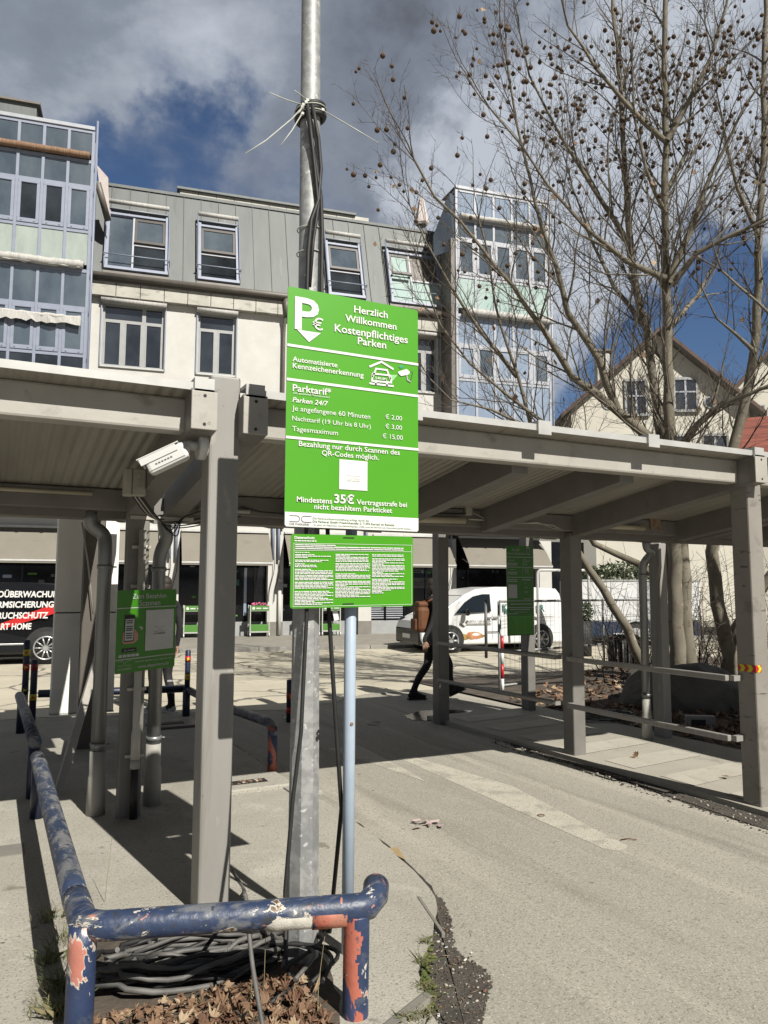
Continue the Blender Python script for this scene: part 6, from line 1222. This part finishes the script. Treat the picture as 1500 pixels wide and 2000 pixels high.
hg = thing('hedge', atD(1195, 1140, 21), 'dark evergreen hedge above the white trailer', 'hedge'); m = MB(); rr = random.Random(14)
for k in range(2600):
    u = rr.uniform(-1, 1); v = rr.uniform(-1, 1); w = rr.uniform(-1, 1)
    if u*u+w*w*.9 > 1.05: continue
    c = atD(1225+u*90, 1128+w*30*(1-.35*abs(u)), 24+v*.8); s = .07; a, b = Vector((rr.gauss(0, s), rr.gauss(0, s), rr.gauss(0, s))), Vector((rr.gauss(0, s), rr.gauss(0, s), rr.gauss(0, s))); m.add([c, c+a, c+b], [(0, 1, 2)], 'hedge_green')
m.build('foliage', hg); m = MB(); p = atD(1225, 1160, 24); m.tube([(p.x, p.y, 0), (p.x, p.y, p.z)], .08, 'bark', 8); m.build('trunk', hg)
bo = MB(); bm = bmesh.new(); bmesh.ops.create_icosphere(bm, subdivisions=4, radius=1); bc = G(1390, 1398); 
for v in bm.verts:
    p = v.co.normalized(); f = 1.0
    for nn, dd in (((-.75, -.5, .45), .80), ((.2, -.85, .5), .82), ((.7, -.3, .7), .80), ((-.2, .1, 1), .86), ((-.55, -.75, -.1), .86), ((.75, -.75, .1), .85), ((0, .9, .5), .85), ((-1, .2, .2), .88)):
        nv = Vector(nn).normalized(); dt = p.dot(nv)
        if dt > 1e-3: f = min(f, dd/dt)
    f *= 1+.04*mnoise.noise(p*3)+.02*mnoise.noise(p*9); v.co = Vector((p.x*.92*f, p.y*.56*f, max(-.3, p.z*.50*f)))
bm.verts.index_update(); Xb = Matrix.Translation((bc.x+.1, bc.y+.5, .16)) @ Matrix.Rotation(R(-38), 4, 'Z')
bo.add([v.co.copy() for v in bm.verts], [[v.index for v in f.verts] for f in bm.faces], 'rock', False, Xb); bm.free(); tag(bo.build('boulder'), 'big dark angular boulder lying in leaves behind the walkway rail', 'boulder')
def leaves(name, n, place, smin, smax, mats, seed, curl=.5):
    r_ = random.Random(seed); m = MB()
    for k in range(n):
        c = place(r_); 
        if c is None: continue
        s = r_.uniform(smin, smax); X = Matrix.Translation(c) @ Matrix.Rotation(r_.uniform(0, 6.28), 4, 'Z') @ Matrix.Rotation(r_.gauss(0, .55), 4, 'X') @ Matrix.Rotation(r_.gauss(0, .45), 4, 'Y')
        pts = [(0, 0)]; lob = r_.uniform(.7, 1.25); half = r_.random()
        for a, l in ((-75, .55), (-55, .9), (-38, .6), (-20, .95), (-10, .72), (0, 1.12), (10, .72), (20, .95), (38, .6), (55, .9), (75, .55)):
            if half < .22 and a > 12: continue
            if half > .80 and a < -12: continue
            l *= r_.uniform(.72, 1.18); pts.append((math.cos(R(a))*l*s*lob, math.sin(R(a))*l*s*.9))
        cu = r_.uniform(.2, 1)*curl/s
        vs = [(x, y, cu*(y*y)*1.1+cu*.35*x*x-.3*cu*abs(x*y)) for x, y in pts]
        m.add(vs, [(0, i, i+1) for i in range(1, len(vs)-1)], r_.choice(mats), False, X)
        if smax > .05: m.tube([X @ Vector((0, 0, 0)), X @ Vector((-.4*s, .05*s, .05*s))], .0012, mats[0], 3, False)
    o = m.build(name); return o
def bed(r_):
    t = r_.random(); x = r_.uniform(6.66, 12.5); y = r_.uniform(4.4, 11.5)
    if y > 9.3+(x-6.6)*.32: return None
    z = .04+max(0, .34*math.exp(-((x-9.3)**2+(y-9.6)**2)/2.2))*r_.uniform(.5, 1)+r_.uniform(0, .03); return Vector((x, y, z))
tag(leaves('leaf_litter', 6500, bed, .05, .10, ['leaf_dry', 'leaf_dry', 'leaf_dark', 'leaf_pale', 'leaf_dark'], 41), 'brown fallen plane leaves covering the bed behind the walkway', 'leaf litter', None, 'stuff')
m = MB(); n = 26; vs = []
for i in range(n+1):
    for j in range(n+1):
        x, y = 9.3+(i/n-.5)*5.5, 9.6+(j/n-.5)*5.0; vs.append((x, y, .02+.30*math.exp(-((x-9.3)**2+(y-9.6)**2)/2.2)))
m.add(vs, [(i*(n+1)+j, (i+1)*(n+1)+j, (i+1)*(n+1)+j+1, i*(n+1)+j+1) for i in range(n) for j in range(n)], 'soil', True); m.build('mound')['kind'] = 'structure'
pb_ = [tuple(G(*p, .03)[:2]) for p in ((190, 1850), (400, 1830), (560, 1850), (632, 1880), (640, 1960), (600, 2060), (150, 2060))]
def plant(r_):
    x, y = r_.uniform(.36, 1.18), r_.uniform(2.62, 3.12)
    q = (Vector((x, y, .03))-EYE); d = q.dot(FW); X_, Y_ = CX+F*q.dot(RT)/d, CY-F*q.dot(UP)/d
    if X_ > 640 or X_ < 175 or Y_ < 1862+30*math.sin(X_*.02): return None
    return Vector((x, y, .035+r_.uniform(0, .03)))
tag(leaves('fallen_leaves', 1150, plant, .016, .050, ['leaf_pale', 'leaf_dry', 'leaf_dry', 'leaf_dark', 'leaf_dark'], 42, 1.1), 'dry brown plane leaves heaped under the coiled cable inside the barrier', 'leaves', None, 'stuff')
for px_, py_, lb in ((940, 1483-2, 'single dry leaf on the walkway near the middle post'),): pass
for px_, py_, s_, lb in ((1245, 1481, .07, 'curled brown leaf lying on the striped walkway, left of the other one'), (1425, 1521, .06, 'small brown leaf lying on the walkway near the scuffed post')):
    c = G(px_, py_, .05); tag(leaves('leaf', 1, lambda r_: Vector((c.x, c.y, .065)), s_, s_+.001, ['leaf_dry'], int(px_), .9), lb, 'leaf')
# coiled cable inside the foreground barrier
m = MB(); rr = random.Random(17); cc_ = G(385, 1885, .05)
for k in range(24):
    rx, ry = rr.uniform(.18, .40), rr.uniform(.06, .17); c = Vector((cc_.x+rr.uniform(-.06, .07), cc_.y+rr.uniform(-.04, .05), .045+k*.0035)); a0 = rr.uniform(0, 6.28); span = rr.uniform(4.2, 6.6); tl_ = rr.uniform(-.22, .12); n = 26
    pts = [c+Vector((rx*math.cos(a0+span*i/n)*(1+.06*math.sin(3*i+k)), ry*math.sin(a0+span*i/n)*(1+.08*math.cos(2*i+k)), .02*math.sin(i*.7+k)+tl_*.12*math.cos(a0+span*i/n))) for i in range(n+1)]
    m.tube(pts, rr.choice((.0085, .0095, .0105, .012)), rr.choice(['cable_dusty', 'cable_dusty', 'cable_dusty', 'black_rubber']), 7)
for k in range(5):
    a = Vector((cc_.x+rr.uniform(.0, .35), cc_.y+rr.uniform(-.05, .15), .08)); m.tube(bend([a, a+Vector((.1, -.12, .05)), a+Vector((.18+.05*k, -.25, .03)), a+Vector((.1, -.42, .02))], .12), .009, rr.choice(['cable_dusty', 'black_rubber']), 7)
tag(m.build('cable_coil'), 'heap of coiled grey and black cables lying inside the blue barrier', 'cable')
m = MB(); m.tube(bend([G(455, 1700, .03), G(478, 1740, .02), G(484, 1758, .46)+Vector((0, .05, 0)), atY(479, 1762, 2.93)+Vector((0, 0, .03)), atY(484, 1800, 2.90), atY(492, 1880, 2.84), atY(505, 1960, 2.74), atY(520, 2040, 2.66)], .05), .0085, 'cable_dusty', 8)
tag(m.build('cable'), 'grey cable slung over the front rail of the blue barrier', 'cable')
m = MB()
for k in range(9):
    a, b = .42+rr.uniform(-.08, .08), .13+rr.uniform(-.03, .03); c = G(1185, 1400, .06); m.tube([(c.x+a*math.cos(t*.2618+k)*(1+.05*math.sin(k*3+t)), c.y+b*2*math.sin(t*.2618+k), .06+k*.006) for t in range(24)], .007, rr.choice(['black_rubber', 'cable_dusty', 'pvc_white']), 5)
tag(m.build('cable_coil'), 'loose coil of thin black and pale cable on the ground behind the walkway', 'cable')
m = MB(); rr = random.Random(19)   # dry stalks, grass tufts
def tuft(c, n, h, sp, mats, lean=.4):
    for k in range(n):
        b = c+Vector((rr.gauss(0, sp), rr.gauss(0, sp), 0)); d_ = Vector((rr.gauss(0, lean), rr.gauss(0, lean), 1)); hh = h*rr.uniform(.4, 1.1); w = Vector((rr.gauss(0, 1), rr.gauss(0, 1), 0)).normalized()*.0016; p1_, p2__ = b+d_*hh*.55, b+Vector((d_.x*1.9, d_.y*1.9, .9))*hh
        m.add([b-w, b+w, p1_+w*.7, p2__, p1_-w*.7], [(0, 1, 2, 3, 4)], rr.choice(mats))
for (x, y), n, h in (((98, 1880), 110, .09), ((120, 1935), 160, .12), ((112, 1985), 150, .10), ((75, 1975), 40, .05), ((95, 1800), 60, .12), ((130, 1840), 60, .10)): tuft(G(x, y, .02), n, h, .028, ['grass_green', 'grass_green', 'grass_dry'])
tag(m.build('grass'), 'tufts of green and dry grass at the foot of the left barrier post', 'grass', None, 'stuff')
m = MB()
for (x, y), n in (((832, 1840), 60), ((826, 1880), 80), ((830, 1930), 90), ((836, 1980), 70), ((815, 1990), 50), ((850, 1950), 40), ((795, 1992), 50)): tuft(G(x, y, .02), n, .028, .018, ['grass_green', 'moss', 'grass_dry'], .7)
for k in range(90):
    c = G(rr.gauss(832, 8), rr.uniform(1830, 2000), .012); m.ball(c, rr.uniform(.004, .012), 'moss', 6, 4, (1.3, 1.3, .6), .3, rr)
tag(m.build('moss'), 'green moss and weeds growing along the broken island edge', 'moss', None, 'stuff')
m = MB()
for x, y0, y1, bx in ((513, 1985, 1815, 4), (490, 1960, 1790, -8), (620, 1998, 1900, 30), (205, 1760, 1700, 10)):
    b = G(x, y0, .03); m.tube([b, b+Vector((.01, .02, .12)), b+Vector((.02+bx*.001, .05, .30))], [.002, .0016, .001], 'grass_dry', 4, False)
tag(m.build('dry_stalks'), 'thin dry weed stalks rising from the leaves inside the barrier', 'weeds', None, 'stuff')
m = MB(); rr = random.Random(29)   # twigs and scraps on the dirt
for k in range(26):
    c = G(rr.uniform(838, 930), rr.uniform(1800, 2000), .008); a = rr.uniform(0, 6.28); l = rr.uniform(.01, .05); m.tube([c, c+Vector((math.cos(a)*l*.5, math.sin(a)*l*.5, .004)), c+Vector((math.cos(a+.3)*l, math.sin(a+.3)*l, .001))], .0013, rr.choice(['grass_dry', 'leaf_dark', 'leaf_pale']), 4)
for k in range(14): c = G(rr.uniform(838, 930), rr.uniform(1820, 2000), .008); a = rr.uniform(0, 6.28); l = rr.uniform(.008, .02); u_, v_ = Vector((math.cos(a), math.sin(a), .2))*l, Vector((-math.sin(a), math.cos(a), .1))*l*.6; m.add([c, c+u_, c+u_+v_, c+v_], [(0, 1, 2, 3)], rr.choice(['leaf_pale', 'pebble', 'sign_white']))
tag(m.build('debris'), 'dry twigs and pale scraps lying on the dark dirt patch', 'debris', None, 'stuff')
# stone corner and litter
m = MB(); c = G(775, 1985, .0); m.box(-.24, .14, -.03, .03, -.05, .030, 'plinth_grey', Matrix.Translation((c.x+.05, c.y-.02, 0)) @ Matrix.Rotation(R(28), 4, 'Z'), .012); tag(m.build('edging_stone'), 'worn concrete edging stone with paint specks by the right barrier foot', 'edging stone')
m = MB(); c = G(843, 1790, 0); m.box(-.009, .009, -.22, .22, .0, .026, 'plinth_grey', Matrix.Translation((c.x-.02, c.y-.02, 0)) @ Matrix.Rotation(R(-14), 4, 'Z'), .004); tag(m.build('edging_strip'), 'narrow pale edging strip beside the dark dirt patch', 'edging')
m = MB(); m.add([G(x, y, .01) for x, y in ((757, 1657), (778, 1656), (791, 1680), (775, 1672))], [(0, 1, 2, 3)], 'cardboard'); o = m.build('cardboard_scrap'); sm = o.modifiers.new('s', 'SOLIDIFY'); sm.thickness = .003; tag(o, 'small triangular brown cardboard scrap at the island edge', 'litter')
m = MB(); rr = random.Random(23); c = G(835, 1610, .0)
for k in range(22): a = rr.uniform(0, 6.28); l = rr.uniform(.01, .07); p = c+Vector((rr.gauss(0, .045), rr.gauss(0, .03), .004+rr.uniform(0, .012))); u_, v_ = Vector((math.cos(a), math.sin(a), .1))*l, Vector((-math.sin(a), math.cos(a), .2))*l*.5; m.add([p, p+u_, p+u_+v_, p+v_], [(0, 1, 2, 3)], 'tissue')
tag(m.build('crushed_paper'), 'crushed pinkish paper lying on the driveway', 'litter')
m = MB(); c = G(1212, 1640, .006); m.tube([c, c+Vector((.05, -.01, .004)), c+Vector((.09, -.05, .002))], .0035, 'leaf_dark', 4); tag(m.build('twig'), 'small dark twig on the road near the end of the lane line', 'twig')
m = MB(); c = G(1057, 1592, .006); m.tube([c+Vector((.028*math.cos(t*.6), .02*math.sin(t*.6), 0)) for t in range(10)], .003, 'leaf_dark', 4); tag(m.build('wire_loop'), 'tiny dark loop lying on the worn lane line', 'litter')
m = MB(); p = atY(655, 1192, 3.19); m.box(p.x-.012, p.x+.012, 3.195, 3.197, p.z-.045, p.z+.0, 'sign_white', Matrix.Translation((p.x, 3.196, p.z)) @ Matrix.Rotation(R(-12), 4, 'Y') @ Matrix.Translation((-p.x, -3.196, -p.z))); tag(m.build('paper_tag'), 'little white tag hanging from the cable below the privacy sign', 'tag')
# ================================================================== FENCE, BARRIER, TRAILER, YARD THINGS
fa, fb = G(978, 1352), G(1335, 1305); fn = thing('mesh_fence', fa, 'temporary wire mesh fence panel with tubular frame behind the walkway', 'fence'); u = (fb-fa); Lf = u.length; u.normalize()
hz = lambda y, p: atD(0, 0, 1)
m = MB(); hF = 1.42
for s in (0, .5, 1): p = fa+u*Lf*s; m.tube([(p.x, p.y, 0), (p.x, p.y, hF)], .021, 'galvanised', 8)
for z in (hF, .62, .10): m.tube([(fa.x, fa.y, z), (fb.x, fb.y, z)], .018, 'galvanised', 8)
m.build('frame', fn); m = MB(); k = 0.0
while k < Lf: p = fa+u*k; m.tube([(p.x, p.y, .1), (p.x, p.y, hF)], .0022, 'wire', 3, False); k += .12
for j in range(6): z = .1+j*.26; m.tube([(fa.x, fa.y, z), (fb.x, fb.y, z)], .0022, 'wire', 3, False)
m.build('wire_mesh', fn)
g1 = thing('barrier_post', G(981, 1352)+Vector((-.05, -.08, 0)), 'red and white striped tube post beside the mesh fence', 'post'); p = g1.location; m = MB()
for k in range(4): m.tube([(p.x, p.y, .22*k), (p.x, p.y, .22*k+.22)], .026, 'chevron_red' if k % 2 else 'sign_white', 10)
m.build('tube', g1); m = MB(); m.tube([(p.x-.055, p.y, 0), (p.x-.055, p.y, 1.42)], .02, 'galvanised', 8); m.tube([(p.x-.30, p.y, .55), (p.x-.30, p.y, 1.45)], .024, 'wire', 8); m.box(p.x-.30, p.x-.05, p.y-.02, p.y+.02, .92, .96, 'galvanised'); m.build('latch', g1)
tp = G(1160, 1262); tr = thing('trailer', (tp.x, tp.y, 0), 'white box trailer with dark blue lower side behind the leaning tree', 'trailer', R(-20)); m = MB()
m.box(-.35, 3.3, 0, 1.8, .72, 1.88, 'trailer_white', None, .03); m.build('box_body', tr, True); m = MB(); m.box(-.25, 3.3, .03, 1.75, .28, .719, 'trailer_blue', None, .02); m.build('chassis', tr, True)
m = MB(); 
for x in (.55, 1.5, 2.4): m.box(x-.012, x+.012, -.006, -.001, .74, 1.86, 'frame_grey')
m.box(-.36, 3.31, -.02, .02, 1.86, 1.91, 'galvanised'); m.box(1.35, 1.75, -.004, -.002, .74, 1.86, 'frame_grey'); m.prism([(0, -.1), (.1, 0), (0, .1), (-.1, 0)], .005, 'decal_red', Matrix.Translation((1.56, -.006, 1.62)) @ Matrix.Rotation(R(90), 4, 'X')); m.build('panel_trim', tr, True)
m = MB(); m.tube([(1.25, -.03, .32), (1.25, .2, .32)], .32, 'tyre', 24); w = m.build('wheel', tr, True); m = MB(); m.tube([(1.25, -.034, .32), (1.25, -.02, .32)], .2, 'frame_grey', 18); m.build('rim', w, True)
m = MB(); m.tube([(1.25+.40*math.cos(R(t)), -.04, .32+.40*math.sin(R(t))) for t in range(0, 181, 15)], .03, 'frame_grey', 6); m.build('mudguard', tr, True)
gp = atD(1150, 1152, 19.5); gp.z = 0; gt = thing('tube_gate', gp, 'white tubular goal shaped frame beside the trailer', 'frame', R(-25)); m = MB(); m.tube(bend([(-1.3, 0, 0), (-1.3, 0, 2.1), (0, 0, 2.1), (0, 0, 0)], .12), .035, 'bar_white', 8); m.build('tube', gt, True)
q = atD(1118, 1152, 19.8); q.z = 0; parasol('parasol', (q.x, q.y, 0), 2.05, 'closed pale pink parasol standing by the trailer', pg)
q = atD(1136, 1152, 19.0); q.z = 0; pt = thing('potted_shrub', q, 'round clipped shrub in a tall black pot beside the closed parasol', 'plant'); m = MB(); m.tube([(0, 0, 0), (0, 0, .85)], [.2, .25], 'black_matte', 14); m.build('pot', pt, True); m = MB(); rr = random.Random(4)
for k in range(900):
    d_ = Vector((rr.gauss(0, 1), rr.gauss(0, 1), rr.gauss(0, 1))).normalized()*rr.uniform(.15, .3); c = Vector((0, 0, 1.08))+d_; s = .035; m.add([c, c+Vector((rr.gauss(0, s), rr.gauss(0, s), rr.gauss(0, s))), c+Vector((rr.gauss(0, s), rr.gauss(0, s), rr.gauss(0, s)))], [(0, 1, 2)], 'hedge_green')
m.build('foliage', pt, True)
q = G(1222, 1328); bn = thing('litter_bin', q, 'black slatted litter bin behind the mesh fence', 'bin'); m = MB(); m.tube([(0, 0, 0), (0, 0, .75)], [.26, .28], 'black_matte', 18); m.build('drum', bn, True); m = MB(); m.tube([(0, 0, .751), (0, 0, .82)], [.29, .22], 'black_gloss', 18); m.build('lid', bn, True); m = MB()
for k in range(18): a = k*2*math.pi/18; m.tube([(.275*math.cos(a), .275*math.sin(a), .04), (.295*math.cos(a), .295*math.sin(a), .72)], .012, 'gutter_dark', 5)
m.build('slats', bn, True)
q = G(1368, 1425); m = MB(); m.box(-.16, .16, -.05, .05, .03, .16, 'steel_greige', Matrix.Translation(q) @ Matrix.Rotation(R(-35), 4, 'Z'), .008); m.box(-.11, .05, -.052, -.0505, .045, .12, 'black_matte', Matrix.Translation(q) @ Matrix.Rotation(R(-35), 4, 'Z')); tag(m.build('concrete_block'), 'small grey hollow block lying in the leaves before the boulder', 'block')
# dark side wing of the neighbouring building between the shops and the cream house
wp = atD(1120, 1152, 33); wp.z = 0; wg = thing('side_building', wp, 'low grey rendered building between the shops and the cream house', 'building', R(-30)); m = MB(); m.box(-2.2, 1.0, 0, 4, 0, 4.4, 'grey_wall'); m.build('wall', wg, True)
m = MB(); m.box(-2.4, 1.2, -.3, 4.2, 4.4, 4.55, 'gutter_dark'); m.build('roof', wg, True); m = MB(); m.box(-1.6, -.5, -.03, -.002, 1.6, 3.2, 'frame_white'); m.box(-1.52, -.58, -.04, -.031, 1.68, 3.12, 'glass_dark'); m.build('window', wg, True)
